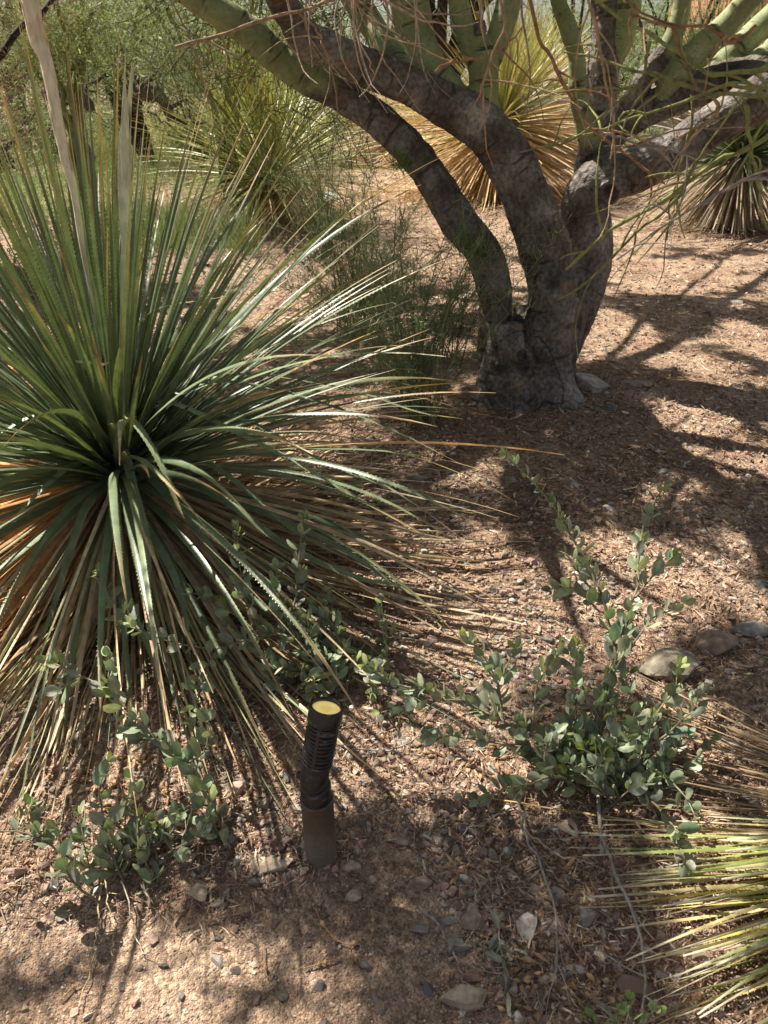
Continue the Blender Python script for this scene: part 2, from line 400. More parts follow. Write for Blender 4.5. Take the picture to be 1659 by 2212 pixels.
# ------------------------------------------------------------------ the palo verde
def limb(*pts):     # (u, v, width px, Y, greenness)
    rows = []
    for (u, v, wd, Yd, g) in pts:
        p = atY(u, v, Yd); rows.append([*p, wd*.5*.86*pxm(p), g])
    return rows
LIMBS = [
 limb((1076,845,84,3.62,0),(1066,760,84,3.62,0),(1070,690,80,3.62,0),(1066,620,80,3.63,0),(1044,545,88,3.66,0),(990,478,90,3.7,0),(942,400,84,3.74,0),(888,325,82,3.76,0),(820,262,80,3.76,0),(745,212,78,3.74,.1),(690,182,76,3.7,.5),(610,135,80,3.66,1),(540,70,74,3.62,1),(440,5,70,3.58,1),(340,-60,62,3.5,1),(180,-190,50,3.4,1)),
 limb((1168,880,120,3.66,0),(1180,800,128,3.66,0),(1188,720,120,3.66,0),(1190,640,114,3.67,0),(1182,560,118,3.68,0),(1155,470,122,3.7,0),(1122,390,122,3.72,0),(1082,322,122,3.73,0),(1030,265,112,3.74,0),(960,228,100,3.72,0),(880,182,92,3.66,0),(800,150,88,3.6,0),(720,112,86,3.52,0),(665,85,84,3.45,0),(625,30,80,3.4,0),(590,-40,66,3.3,0),(555,-130,50,3.2,.3)),
 limb((1075,330,84,3.74,0),(1058,280,76,3.76,.6),(1048,220,72,3.77,1),(1044,150,74,3.78,1),(1042,110,82,3.79,1)),
 limb((1030,130,58,3.79,1),(1008,70,54,3.8,1),(993,10,54,3.8,1),(980,-60,50,3.8,1),(950,-190,40,3.8,1)),
 limb((1058,130,60,3.79,1),(1080,70,64,3.8,1),(1098,10,66,3.82,1),(1112,-60,60,3.84,1),(1140,-200,45,3.9,1)),
 limb((1035,110,30,3.78,.3),(1037,60,26,3.76,0),(1038,42,24,3.75,0)),
 limb((1000,235,70,3.76,0),(965,195,84,3.8,.8),(920,140,98,3.84,1),(895,60,98,3.88,1),(880,-20,94,3.9,1),(860,-170,80,4.0,1)),
 limb((868,160,60,3.75,.2),(835,110,68,3.85,1),(800,50,68,3.95,1),(760,-10,62,4.0,1),(690,-120,50,4.1,1)),
 limb((1185,820,90,3.74,0),(1212,730,112,3.82,0),(1246,640,124,3.90,0),(1268,560,130,3.96,0),(1268,490,122,3.98,0),(1262,432,112,3.96,0),(1290,395,118,3.95,0),(1360,370,112,3.9,0),(1440,335,104,3.86,0),(1520,285,98,3.82,0),(1600,240,94,3.78,0),(1690,205,88,3.75,.2),(1850,140,70,3.7,1)),
 limb((1262,480,70,3.98,0),(1268,400,72,4.05,0),(1285,335,78,4.1,0),(1325,280,86,4.1,0),(1380,245,84,4.06,0),(1450,215,84,4.02,0),(1530,185,80,3.98,0),(1610,160,76,3.95,.1),(1700,130,66,3.9,.7),(1850,70,50,3.9,1)),
 limb((1270,430,80,4.1,0),(1284,330,86,4.2,0),(1295,240,82,4.25,0),(1305,150,80,4.3,0),(1312,60,74,4.35,0),(1310,-40,70,4.4,.2),(1300,-180,55,4.5,1)),
 limb((1322,140,50,4.3,.2),(1345,80,60,4.3,.9),(1358,10,62,4.32,1),(1366,-60,56,4.35,1),(1380,-180,44,4.4,1)),
 limb((1275,330,52,4.0,.3),(1262,260,50,4.0,1),(1248,200,50,4.0,1),(1246,130,46,4.0,1),(1228,60,44,4.0,1),(1205,0,40,4.0,1),(1180,-120,30,4.0,1)),
 limb((1335,270,52,4.05,0),(1370,205,50,4.02,0),(1415,140,48,4.0,.1),(1448,95,46,4.0,1),(1470,30,44,4.0,1),(1478,-40,42,4.0,1),(1490,-170,32,4.0,1)),
 limb((1425,225,40,4.0,.5),(1450,175,58,3.98,1),(1500,115,60,3.96,1),(1570,50,58,3.94,1),(1630,-15,56,3.9,1),(1740,-130,44,3.9,1)),
 limb((1520,185,50,4.0,.3),(1570,130,62,4.02,1),(1630,70,62,4.05,1),(1700,0,56,4.1,1),(1800,-100,44,4.1,1)),
 limb((1600,170,50,3.95,.3),(1640,130,58,3.95,1),(1700,80,56,3.95,1),(1800,0,48,3.95,1)),
 limb((1128,830,70,3.55,0),(1125,800,64,3.50,0),(1122,786,58,3.47,0)),
 limb((1150,760,50,3.60,0),(1130,700,44,3.64,0),(1120,660,30,3.68,0)),
]
# the upper limbs run on and fork into thinner branches above the picture
for L_ in [l for l in LIMBS if l[-1][3] > .02 and l[-1][2] > 1.55]:
    e_ = np.array(L_[-1]); b_ = np.array(L_[-2]); d_ = norm(e_[:3]-b_[:3])
    for q_ in range(2):
        dd_ = norm(d_+np.array([.35*(1-2*q_), .12*(1-2*q_), .25])); ln_ = .55+.25*q_
        new_ = [[*(e_[:3]+dd_*ln_*f_+np.array([0, 0, .10*f_*f_])), e_[3]*(1-f_)**.8*.9+.006, 1] for f_ in (.33, .66, 1.)]
        if q_ == 0: L_.extend(new_)
        else: LIMBS.append([list(e_)]+new_)
# hidden upper limbs that carry the crown over the garden
def pt(x, y, z, r, g=1): return [x, y, z, r, g]
LIMBS += [
 [list(LIMBS[0][-4]), pt(-1.5, 3.2, 2.2, .04), pt(-2.1, 3.0, 2.7, .025), pt(-2.7, 2.6, 3.1, .012)],
 [list(LIMBS[6][-4]), pt(.0, 3.7, 2.5, .06), pt(-.4, 3.3, 3.1, .04), pt(-.9, 3.0, 3.5, .015)],
 [list(LIMBS[8][-4]), pt(2.6, 3.1, 2.2, .045), pt(3.0, 2.6, 2.7, .03), pt(3.1, 1.9, 3.1, .012)],
 [list(LIMBS[4][-4]), pt(.7, 3.6, 2.6, .05), pt(.5, 3.0, 3.1, .03), pt(.2, 2.3, 3.4, .012)],
 [list(LIMBS[10][-4]), pt(1.3, 4.7, 2.8, .05), pt(1.3, 5.1, 3.4, .03), pt(1.2, 5.6, 3.9, .012)],
]
SHADOW_BOUGHS = [([(1250,850),(1400,765),(1500,705),(1565,655),(1660,590),(1760,540)], 2.6, .055, .03),  # unseen boughs, added to cast shadow lines along these ground paths
 ([(1230,900),(1380,945),(1500,1010),(1590,1095),(1645,1200),(1690,1330)], 2.3, .045, .02),
 ([(1330,800),(1480,850),(1580,855),(1700,850)], 2.5, .035, .018),
 ([(1410,1130),(1510,1015),(1610,930),(1720,870)], 2.4, .022, .012),
 ([(1080,1040),(1250,980),(1400,960),(1500,905)], 2.35, .022, .012),
 ([(1290,850),(1380,700),(1520,600),(1640,500)], 2.9, .03, .015),
 ([(950,1050),(1100,1090),(1280,1110),(1450,1180),(1600,1290)], 2.2, .016, .01),
 ([(450,2190),(560,2110),(620,2000),(760,1930),(950,1900)], 2.2, .014, .008), ([(0,2130),(150,2085),(330,2065),(450,2000)], 2.2, .014, .008)]
for pl_, hh_, r0_, r1_ in SHADOW_BOUGHS:
    rows_ = []
    for k_, (u_, v_) in enumerate(pl_):
        g_ = atH(u_, v_); f_ = k_/(len(pl_)-1); h_ = hh_+.25*f_+(.12 if k_ % 2 else 0)
        rows_.append([g_[0]+SUN[0]/SUN[2]*h_, g_[1]+SUN[1]/SUN[2]*h_, h_, r0_+(r1_-r0_)*f_, 1])
    LIMBS.append(rows_)
TREE = thing('palo_verde_tree', 'multi stemmed tree with grey brown lower trunks and smooth green upper limbs', 'tree', atH(1160, 850))
A = Acc(); SK = []
for L in LIMBS:
    a = np.array(L); seg = np.linalg.norm(np.diff(a[:, :3], axis=0), axis=1).sum()
    n = max(6, int(seg/.025)); q = crv(a, n)
    q[:, 3] *= 1+.07*vnoise(np.stack([np.arange(n)*.16, np.full(n, len(SK)*3.3)], -1), 9)
    P = q[None, :, :3]
    tubes(A, P, q[None, :, 3], (.5, .5, .5), k=20, caps=True)
    s = np.concatenate([[0], np.cumsum(np.linalg.norm(np.diff(q[:, :3], axis=0), axis=1))])
    SK.append(np.column_stack([q, s+len(SK)*7.3, norm(np.gradient(q[:, :3], axis=0))]))
# root flare lobes
bx, by = float(TREE.location[0]), float(TREE.location[1]); bz = float(gh(bx, by))
for pts in ([(0.01,0.02,-.10,.19),(0.01,.02,.03,.155),(.02,.03,.15,.13),(.03,.04,.35,.11),(.05,.05,.55,.09)],
            [(-.19,-.03,-.10,.15),(-.185,-.03,.03,.125),(-.18,-.03,.15,.10),(-.175,-.02,.35,.07)],
            [(.06,.12,-.10,.13),(.08,.13,.05,.12),(.11,.16,.2,.11),(.15,.2,.42,.10)],
            [(-.09,-.11,-.10,.13),(-.08,-.09,.02,.10),(-.06,-.05,.13,.06)], [(.10,-.10,-.1,.14),(.08,-.07,.04,.10),(.05,-.02,.2,.06)],
            [(-.27,.02,-.09,.09),(-.24,.01,.0,.07),(-.2,-.01,.12,.05)], [(.16,-.03,-.1,.08),(.13,-.01,.0,.06),(.08,.02,.14,.05)]):
    P = crv([[bx+a_, by+b_, bz+c_, d_] for a_, b_, c_, d_ in pts], 18)
    tubes(A, P[None, :, :3], P[None, :, 3], (.5,)*3, k=16, caps=True)
tmp = A.build('trunk', M_bark, TREE)
md = tmp.modifiers.new('r', 'REMESH'); md.mode = 'VOXEL'; md.voxel_size = .0085; md.use_smooth_shade = True
m2 = tmp.modifiers.new('s', 'SMOOTH'); m2.factor = .6; m2.iterations = 10
dg = bpy.context.evaluated_depsgraph_get(); me = bpy.data.meshes.new_from_object(tmp.evaluated_get(dg))
tmp.modifiers.clear(); tmp.data = me; me.name = 'trunk'; me.materials.clear(); me.materials.append(M_bark)
nv = len(me.vertices); co = np.empty(nv*3, np.float32); me.vertices.foreach_get('co', co); co = co.reshape(-1, 3).astype(float)+np.array(TREE.location)
nr = np.empty(nv*3, np.float32); me.vertex_normals.foreach_get('vector', nr) if hasattr(me, 'vertex_normals') else me.vertices.foreach_get('normal', nr); nr = nr.reshape(-1, 3)
SKA = np.concatenate(SK); best = np.empty(nv, int)
for i in range(0, nv, 4000):
    d = np.linalg.norm(co[i:i+4000, None]-SKA[None, :, :3], axis=2)-SKA[None, :, 3]; best[i:i+4000] = d.argmin(1)
sk = SKA[best]; T = sk[:, 6:9]; off = co-sk[:, :3]; al = (off*T).sum(1)
e1 = norm(np.cross(T, np.array([.1, 1, .15]))); e2 = np.cross(T, e1)
lcv = np.stack([(off*e1).sum(1), (off*e2).sum(1), sk[:, 5]+al], -1)
green = sk[:, 4]; dark = np.zeros(nv)
lowf = 1-np.clip(green, 0, 1)
disp = lowf*(.010*fbm(co*7, 31, 3)+.007*np.abs(fbm(co*24, 33, 3))+.004*vnoise(lcv*np.array([70, 70, 18.]), 35))+(1-lowf)*(.003*fbm(co*9, 37, 2)-.004*np.clip(vnoise(lcv*np.array([2, 2, 16.]), 39)-.55, 0, 1)*4)
base = np.clip(1-(co[:, 2]-bz)/.35, 0, 1); disp += base*.014*fbm(co*13, 36, 3)
cam0 = np.array([0, 0, CAMZ])
def knot(u, v, Yd, r, depth, ring=.6):
    global disp, dark
    p = atY(u, v, Yd); dirv = norm(cam0-p)
    d = co-p; dd = np.linalg.norm(d-np.outer(d@dirv, dirv), axis=1); front = ((nr@dirv) > .1) & (np.abs(d@dirv) < .2)
    ins = np.exp(-(dd/(r*.75))**4)*front; rg = np.exp(-((dd-r*1.05)/(r*.28))**2)*front
    disp = disp-depth*ins+depth*ring*rg; dark = np.maximum(dark, ins*.75)
knot(1190, 613, 3.5, .050, .02); knot(1126, 790, 3.45, .045, .004, 2.0); knot(1032, 795, 3.5, .022, .02)
knot(1072, 752, 3.5, .018, .01); knot(1265, 235, 3.95, .022, .012); knot(1247, 182, 3.95, .018, .01); knot(1316, 415, 3.8, .04, .02)
knot(1100, 690, 3.5, .02, .01); knot(1352, 245, 3.9, .02, .01); knot(1125, 768, 3.46, .03, .02)
co = co+nr*disp[:, None]-np.array(TREE.location)
me.vertices.foreach_set('co', co.astype(np.float32).ravel())
for nm, arr in (('Col', np.column_stack([green, dark, base, np.ones(nv)])),):
    at = me.attributes.new(nm, 'FLOAT_COLOR', 'POINT'); at.data.foreach_set('color', arr.astype(np.float32).ravel())
at = me.attributes.new('limb', 'FLOAT_VECTOR', 'POINT'); at.data.foreach_set('vector', lcv.astype(np.float32).ravel())
me.update()

def curly(starts, dirs, length, n=6, wander=.35, grav=0.0, r=rng):
    """random wandering lines: returns (L,n,3)"""
    L = len(starts); P = np.empty((L, n, 3)); P[:, 0] = starts; d = norm(dirs); st = (length/(n-1))[:, None]
    bend = r.normal(0, wander, (L, 3))
    for k in range(1, n):
        d = norm(d+bend*.5+r.normal(0, wander*.5, (L, 3))+np.array([0, 0, -grav])); P[:, k] = P[:, k-1]+d*st
    return P

# unseen canopy: fine twigs and leaflets, set along the sun to cast the mapped shade
NT = 230000
gx = rng.uniform(-2.6, 4.2, NT); gy = rng.uniform(.2, 7.6, NT)
keep = rng.uniform(0, 1, NT) < shade(gx, gy)**1.3
gx, gy = gx[keep], gy[keep]; hc = rng.uniform(2.15, 3.3, len(gx))
cx = gx+SUN[0]/SUN[2]*hc; cy = gy+SUN[1]/SUN[2]*hc
ok = ~((cy > 0) & (hc < CAMZ+.10+(cy-0)*.088))      # stays above the sight line
cx, cy, hc = cx[ok], cy[ok], hc[ok]
# gaps cut in the unseen canopy to let sun onto the stems and the rosette
GAPS = [(1270,405,3.85,.13),(1240,440,3.8,.08),(940,410,3.65,.10),(870,320,3.7,.07),(1000,480,3.6,.08),(1100,760,3.5,.09),(1060,640,3.55,.05),(1500,110,3.95,.18),(1580,50,3.95,.16),(1250,130,3.95,.12),(1530,270,3.75,.08),(500,50,3.6,.22),(590,110,3.6,.15),
        (100,120,2.42,.2),(75,20,2.45,.2),(130,210,2.4,.16),(267,450,2.3,.10),(160,300,2.36,.10),(268,350,2.3,.09),(700,990,2.1,.28),(500,1150,1.9,.28),(300,1180,1.8,.22),(60,1150,1.95,.30),(100,1400,1.6,.3),(850,1080,2.15,.25),(350,1050,2.0,.34),(550,1050,2.0,.34),(200,1300,1.75,.32),(450,1350,1.65,.30),(620,1200,1.85,.25),(510,1230,1.62,.13),(650,1180,1.68,.12),(400,1390,1.52,.17),(620,1360,1.5,.17),(1300,1500,1.3,.12),(1300,1230,1.7,.12),(1000,1500,1.4,.12),(300,1560,1.35,.15),(1255,808,3.62,.08),(1440,1420,1.75,.07),(600,1300,1.6,.12),(560,1370,1.52,.12),(700,1420,1.55,.10),(1350,1330,1.5,.06),(1480,1480,1.4,.10),(700,1130,1.9,.25)]
ctr = np.stack([cx, cy, hc], -1); keepc = np.ones(len(cx), bool)
for (u, v, Yd, r_) in GAPS:
    p = atY(u, v, Yd); d = ctr-p; dd = np.linalg.norm(d-np.outer(d@SUN, SUN), axis=1)
    keepc &= ~((dd < r_*(1+.35*rng.normal(size=len(dd)))) & (rng.uniform(size=len(dd)) < .93))
cx, cy, hc = cx[keepc], cy[keepc], hc[keepc]
A = Acc(); st = np.stack([cx, cy, hc], -1); dr = rng.normal(size=st.shape)*np.array([1, 1, .5])
P = curly(st, dr, rng.uniform(.05, .13, len(st)), n=4, wander=.3)
Wd = np.full(P.shape[:2], .006)*rng.uniform(.6, 1.8, len(st))[:, None]; Wd[:, -1] *= .3
cc = np.array([.13, .17, .05])*rng.uniform(.7, 1.4, (len(st), 1))
S = np.cross(tang(P), SUN); ribbons(A, P, Wd, S, cc)
# side leaflets in pairs along a share of them
sel = rng.uniform(size=len(st)) < .6; Q = P[sel][:, [0, 1, 2]].reshape(-1, 3)
D = rng.normal(size=Q.shape)*np.array([1, 1, .4]); P2 = curly(Q, D, rng.uniform(.02, .05, len(Q)), n=3, wander=.1)
ribbons(A, P2, np.tile(np.array([[.004, .008, .001]]), (len(Q), 1)), np.cross(tang(P2), np.array([.1, .05, 1.])), np.array([.15, .2, .06])*rng.uniform(.7, 1.3, (len(Q), 1)))
crown = A.build('crown', M_needle, TREE)

# twigs hanging in front of the camera side of the tree
def pline(pts, n, w0, w1, c, A, k=6, jit=.004):
    rows = np.array([[*atY(u, v, Yd)] for (u, v, Yd) in pts]); P = crv(rows, n)
    P += np.stack([vnoise(np.stack([np.arange(n)*.45, np.full(n, s_*9.1+pts[0][0])], -1), 3+s_) for s_ in range(3)], -1)*jit
    rr_ = np.linspace(w0, w1, n)*.47*(1+.25*(rng.uniform(size=n) < .22))
    tubes(A, P[None], rr_[None], c, k=k); return P
YG = (.24, .26, .09); OL = (.20, .2, .08); TN = (.36, .25, .15); RD = (.30, .17, .09); GR = (.30, .26, .22)
A = Acc(); mains = []
for pts, w0, w1, c in [
 ([(1700,260,1.5),(1600,330,1.5),(1540,350,1.52),(1440,425,1.55),(1330,490,1.6),(1265,545,1.62),(1222,580,1.64)], .010, .006, YG),
 ([(1690,130,1.35),(1600,160,1.35),(1540,160,1.37),(1460,110,1.4),(1380,60,1.42),(1300,10,1.45),(1240,-30,1.45)], .009, .005, YG),
 ([(1690,200,1.3),(1580,208,1.32),(1520,200,1.33),(1430,165,1.35),(1330,140,1.4),(1220,110,1.45)], .008, .004, OL),
 ([(1700,180,1.5),(1600,190,1.5),(1560,185,1.5),(1480,215,1.55),(1380,250,1.6),(1280,290,1.62),(1180,310,1.65)], .008, .004, YG),
 ([(1140,-30,1.6),(1165,70,1.6),(1190,130,1.6),(1235,210,1.62),(1270,270,1.62),(1330,320,1.6),(1380,350,1.58),(1440,400,1.6)], .008, .004, RD),
 ([(1290,280,1.5),(1340,300,1.5),(1420,320,1.5),(1505,345,1.5)], .006, .004, GR),
 ([(1510,345,1.5),(1450,440,1.5),(1380,500,1.52),(1280,600,1.55),(1200,650,1.58)], .007, .004, OL),
 ([(1659,380,1.3),(1590,400,1.3),(1500,450,1.3),(1420,500,1.32),(1330,560,1.34)], .006, .003, GR),
 ([(1640,60,1.2),(1590,90,1.2),(1560,70,1.2),(1500,60,1.2),(1420,50,1.22),(1350,20,1.22)], .006, .003, RD),
 ([(1610,215,1.4),(1618,280,1.4),(1625,350,1.4),(1640,420,1.4),(1655,500,1.4)], .008, .004, YG),
 ([(1540,200,1.4),(1555,240,1.4),(1540,260,1.4),(1520,258,1.4)], .006, .004, TN),
 ([(1500,200,1.6),(1490,290,1.6),(1470,360,1.6),(1450,430,1.6),(1440,520,1.6)], .006, .003, OL),
 ([(1265,-20,1.3),(1290,60,1.3),(1310,160,1.3),(1330,260,1.32),(1315,340,1.34)], .005, .003, TN),
 ([(1080,-20,1.5),(1090,40,1.5),(1070,110,1.5),(1040,190,1.5),(1010,250,1.5)], .006, .003, TN),
 ([(940,150,1.6),(1010,130,1.6),(1080,110,1.6),(1130,60,1.6)], .006, .003, RD),
 ([(1400,90,1.5),(1390,170,1.5),(1350,210,1.5),(1240,300,1.5),(1120,330,1.55)], .006, .003, OL),
 ([(380,100,1.9),(460,80,1.9),(560,50,1.9),(640,25,1.9),(700,0,1.9),(740,-30,1.9)], .009, .006, TN),
 ([(640,25,1.9),(690,70,1.9),(700,110,1.9)], .006, .003, TN),
 ([(370,0,2.1),(400,60,2.1),(420,110,2.1),(440,180,2.1)], .005, .003, TN),
]:
    mains.append((pline(pts, 26, w0, w1, c, A), c, w0))
for P, c, w0 in mains:
    m = 5; ii = rng.integers(3, len(P)-2, m); st = P[ii]; dd = rng.normal(size=(m, 3))*np.array([1, .4, 1])+(P[-1]-P[0])*1.0
    ln = rng.uniform(.05, .22, m); Q = curly(st, dd, ln, n=8, wander=.22, grav=.12)
    rr_ = np.linspace(w0*.32, w0*.1, 8)[None]*np.ones((m, 1)); tubes(A, Q, rr_, np.array(c)*rng.uniform(.8, 1.3, (m, 1)), k=5)
# dead pale tangle at the top
for (u0, v0, Yd, n) in ((765, -30, 2.0, 17), (700, -50, 2.0, 4), (850, -30, 1.9, 6), (1080, -40, 1.9, 3)):
    st = np.array([atY(u0+rng.normal()*45, v0+rng.normal()*18, Yd+rng.normal()*.1) for _ in range(n)])
    dd = np.stack([rng.normal(0, .5, n), rng.normal(0, .3, n), np.full(n, -1.)], -1)
    Q = curly(st, dd, rng.uniform(.08, .30, n), n=10, wander=.26, grav=.05)
    rr_ = np.linspace(.0026, .0009, 10)[None]*rng.uniform(.6, 1.3, (n, 1)); tubes(A, Q, rr_, np.array([.40, .30, .22])*rng.uniform(.6, 1.3, (n, 1)), k=5)
# fine leafless green twiglets hanging from the left stem, across the upper left
n = 1100; uu = rng.uniform(330, 800, n); vv = rng.uniform(-60, 330, n)-(uu < 450)*120
st = np.array([atY(u, v, y_) for u, v, y_ in zip(uu, vv, rng.uniform(3.75, 4.9, n))])
Q = curly(st, np.stack([rng.normal(0, .7, n), rng.normal(0, .5, n), rng.normal(-.5, .6, n)], -1), rng.uniform(.1, .35, n), n=6, wander=.3, grav=.05)
tubes(A, Q, np.linspace(.0022, .0008, 6)[None]*rng.uniform(.6, 1.2, (n, 1)), np.array([.16, .18, .07])*rng.uniform(.6, 1.5, (n, 1)), k=3)
A.build('hanging_twigs', M_twig, TREE)

# ------------------------------------------------------------------ rosette plants (desert spoons)
def rosette(n, center, e_lo, e_hi, L_lo, L_hi, droop_lo, droop_hi, r=rng, pow_=1.0, az=None, nseg=14, r0=.03, dz=.12, twist=.35):
    """leaves fanned round a centre; elevation e_hi for the youngest down to e_lo"""
    t = (np.arange(n)+r.uniform(0, 1, n))/n; t = t**pow_
    e0 = R(e_hi)+(R(e_lo)-R(e_hi))*t
    a = np.arange(n)*2.39996+r.normal(0, .12, n)
    if az is not None: a = r.uniform(az[0], az[1], n)
    L = r.uniform(L_lo, L_hi, n); dr = R(droop_lo)+(R(droop_hi)-R(droop_lo))*t*r.uniform(.5, 1.5, n)
    s = np.linspace(0, 1, nseg)
    el = e0[:, None]-dr[:, None]*s[None]**1.6
    hd = np.stack([np.cos(a), np.sin(a)], -1)
    aw = a[:, None]+r.normal(0, .10, n)[:, None]*s[None]
    step = L[:, None]/(nseg-1)
    dx = np.cos(el)*np.cos(aw)*step; dy = np.cos(el)*np.sin(aw)*step; dzz = np.sin(el)*step
    P = np.stack([np.cumsum(dx, 1)-dx, np.cumsum(dy, 1)-dy, np.cumsum(dzz, 1)-dzz], -1)
    P += np.asarray(center)[None, None]; P[..., 0] += (hd[:, 0]*r0*(.3+t))[:, None]; P[..., 1] += (hd[:, 1]*r0*(.3+t))[:, None]; P[..., 2] -= (dz*t)[:, None]
    g = gh(P[..., 0], P[..., 1])+.012+r.uniform(0, .05, n)[:, None]
    P[..., 2] = np.maximum(P[..., 2], g)
    side = np.stack([-np.sin(aw), np.cos(aw), np.zeros_like(aw)], -1)
    U = norm(np.cross(tang(P), side)); tw = (r.normal(0, twist, n)[:, None]+r.normal(0, .5, n)[:, None]*s[None])[..., None]
    S = side*np.cos(tw)+U*np.sin(tw)
    return P, S, t, L
def bladew(L, nseg, w, tip=.06):
    s = np.linspace(0, 1, nseg); prof = np.interp(s, [0, .04, .3, .8, 1], [1.5, 1.0, .92, .42, tip])
    return w*prof[None]*np.ones((L, 1))
def teeth(A, P, S, W, c, step=.013, size=.0035, r=rng, frac=.85):
    """hooked marginal teeth"""
    L, n = P.shape[:2]; T_ = tang(P); s = np.linspace(0, n-1, n)
    for l in range(L):
        ln = np.linalg.norm(np.diff(P[l], axis=0), axis=1).sum(); m = int(ln*frac/step)
        if m < 4: continue
        t = np.linspace(.3, (n-1)*frac, m); i = t.astype(int); f = (t-i)[:, None]
        p = P[l][i]*(1-f)+P[l][i+1]*f; sd = norm(S[l][i]*(1-f)+S[l][i+1]*f); w_ = (W[l][i]*(1-f[:, 0])+W[l][i+1]*f[:, 0])/2; tt = T_[l][i]
        U = norm(np.cross(sd, tt))*(w_*2*.22)[:, None]
        for sg in (-1, 1):
            e = p+sd*(w_*sg)[:, None]+U; z = size*r.uniform(.7, 1.3, m)[:, None]
            V = np.stack([e-tt*z*.55, e+tt*z*.45, e+sd*sg*z+tt*z*.5], 1).reshape(-1, 3)
            A.add(V, t=np.arange(len(V)).reshape(-1, 3), c=c)

CX, CY = -0.865, 2.26; c0 = gh(CX, CY)
SPOON = thing('desert_spoon', 'large desert spoon with saw toothed green blades, tawny dead skirt and pale flower stalks', 'plant', (CX, CY, c0))
cen = (CX, CY, c0+.36)
A = Acc()
# upright and spreading green blades
GA = np.array([.125, .165, .10]); tipc = np.array([.42, .27, .13])
def gcol(n, nseg, base, tipfrac=.86, r=rng, tipv=tipc):
    s = np.linspace(0, 1, nseg)[None, :, None]; v = r.uniform(.75, 1.3, (n, 1, 1)); y_ = r.uniform(0, 1, (n, 1, 1))
    c = np.array(base)[None, None]*v*(1+np.array([.35, .18, -.15])*y_*.6)
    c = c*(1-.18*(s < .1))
    k = 1/(1+np.exp(-(s-tipfrac-r.normal(0, .05, (n, 1, 1)))*28))
    return c*(1-k)+tipv*k*r.uniform(.8, 1.2, (n, 1, 1))
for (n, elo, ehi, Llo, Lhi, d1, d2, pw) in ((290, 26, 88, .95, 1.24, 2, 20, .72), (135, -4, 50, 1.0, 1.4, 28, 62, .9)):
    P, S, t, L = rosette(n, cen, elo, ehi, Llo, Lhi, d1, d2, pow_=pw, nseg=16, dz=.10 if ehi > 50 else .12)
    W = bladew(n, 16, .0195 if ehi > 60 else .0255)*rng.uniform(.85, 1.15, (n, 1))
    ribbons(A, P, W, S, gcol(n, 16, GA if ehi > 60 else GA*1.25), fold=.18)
    near = (P[:, 8, 1] < CY+.25)
    teeth(A, P[near], S[near], W[near], (.28, .27, .12))
# some blades that fall back over themselves, traced from the photograph
HB = [[(240,955,2.18),(232,900,2.14),(250,882,2.08),(300,925,1.95),(350,1010,1.85),(385,1095,1.78),(398,1120,1.76)],
      [(292,958,2.2),(320,885,2.16),(380,875,2.08),(500,930,1.95),(640,1000,1.85),(760,1070,1.8),(905,1150,1.75)],
      [(285,930,2.24),(275,770,2.3),(300,700,2.3),(350,665,2.3),(420,652,2.3),(495,640,2.3)],
      [(250,985,2.1),(268,975,2.02),(290,1060,1.9),(315,1150,1.82),(322,1260,1.75),(318,1380,1.66)],
      [(325,1000,2.2),(400,905,2.2),(520,905,2.15),(700,1000,2.1),(850,1060,2.08),(1000,1165,2.02)],
      [(330,960,2.2),(430,840,2.22),(560,835,2.2),(720,880,2.2),(860,935,2.2),(990,1000,2.2)],
      [(330,1010,2.1),(420,990,2.05),(520,1050,1.95),(640,1150,1.85),(800,1230,1.78)],
      [(340,1020,2.1),(480,1080,1.9),(620,1180,1.8),(780,1250,1.75),(920,1270,1.8)],
      [(300,1010,2.1),(370,1080,1.95),(450,1180,1.8),(540,1290,1.68),(640,1350,1.6),(690,1370,1.6)],
      [(200,960,2.15),(130,895,2.1),(60,905,2.05),(0,940,2.0),(-60,980,1.95)],
      [(230,1000,2.1),(160,1005,2.0),(90,1060,1.9),(20,1130,1.8)],
      [(245,1040,2.1),(190,1090,1.9),(150,1200,1.75),(110,1330,1.65),(60,1440,1.55)],
      [(250,1050,2.1),(255,1150,1.88),(280,1300,1.7),(330,1420,1.58),(370,1560,1.5)],
      [(270,1040,2.1),(310,1130,1.9),(370,1230,1.75),(400,1330,1.66),(410,1420,1.6)],
      [(330,880,2.2),(480,815,2.3),(620,818,2.25),(780,850,2.22),(900,890,2.2),(1000,905,2.2)]]
for h in HB:
    rows = np.array([atY(*q) for q in h]); P = crv(rows, 24)[None]; P[..., 2] = np.maximum(P[..., 2], gh(P[..., 0], P[..., 1])+.02)
    T_ = tang(P); rad = norm(P-np.array([CX, CY, c0-.3])); S = norm(np.cross(T_, rad+.0)); W = bladew(1, 24, .027)
    ribbons(A, P, W, S, gcol(1, 24, GA*1.45, .9), fold=.15); teeth(A, P, S, W, (.34, .33, .16))
A.build('green_blades', M_blade, SPOON)
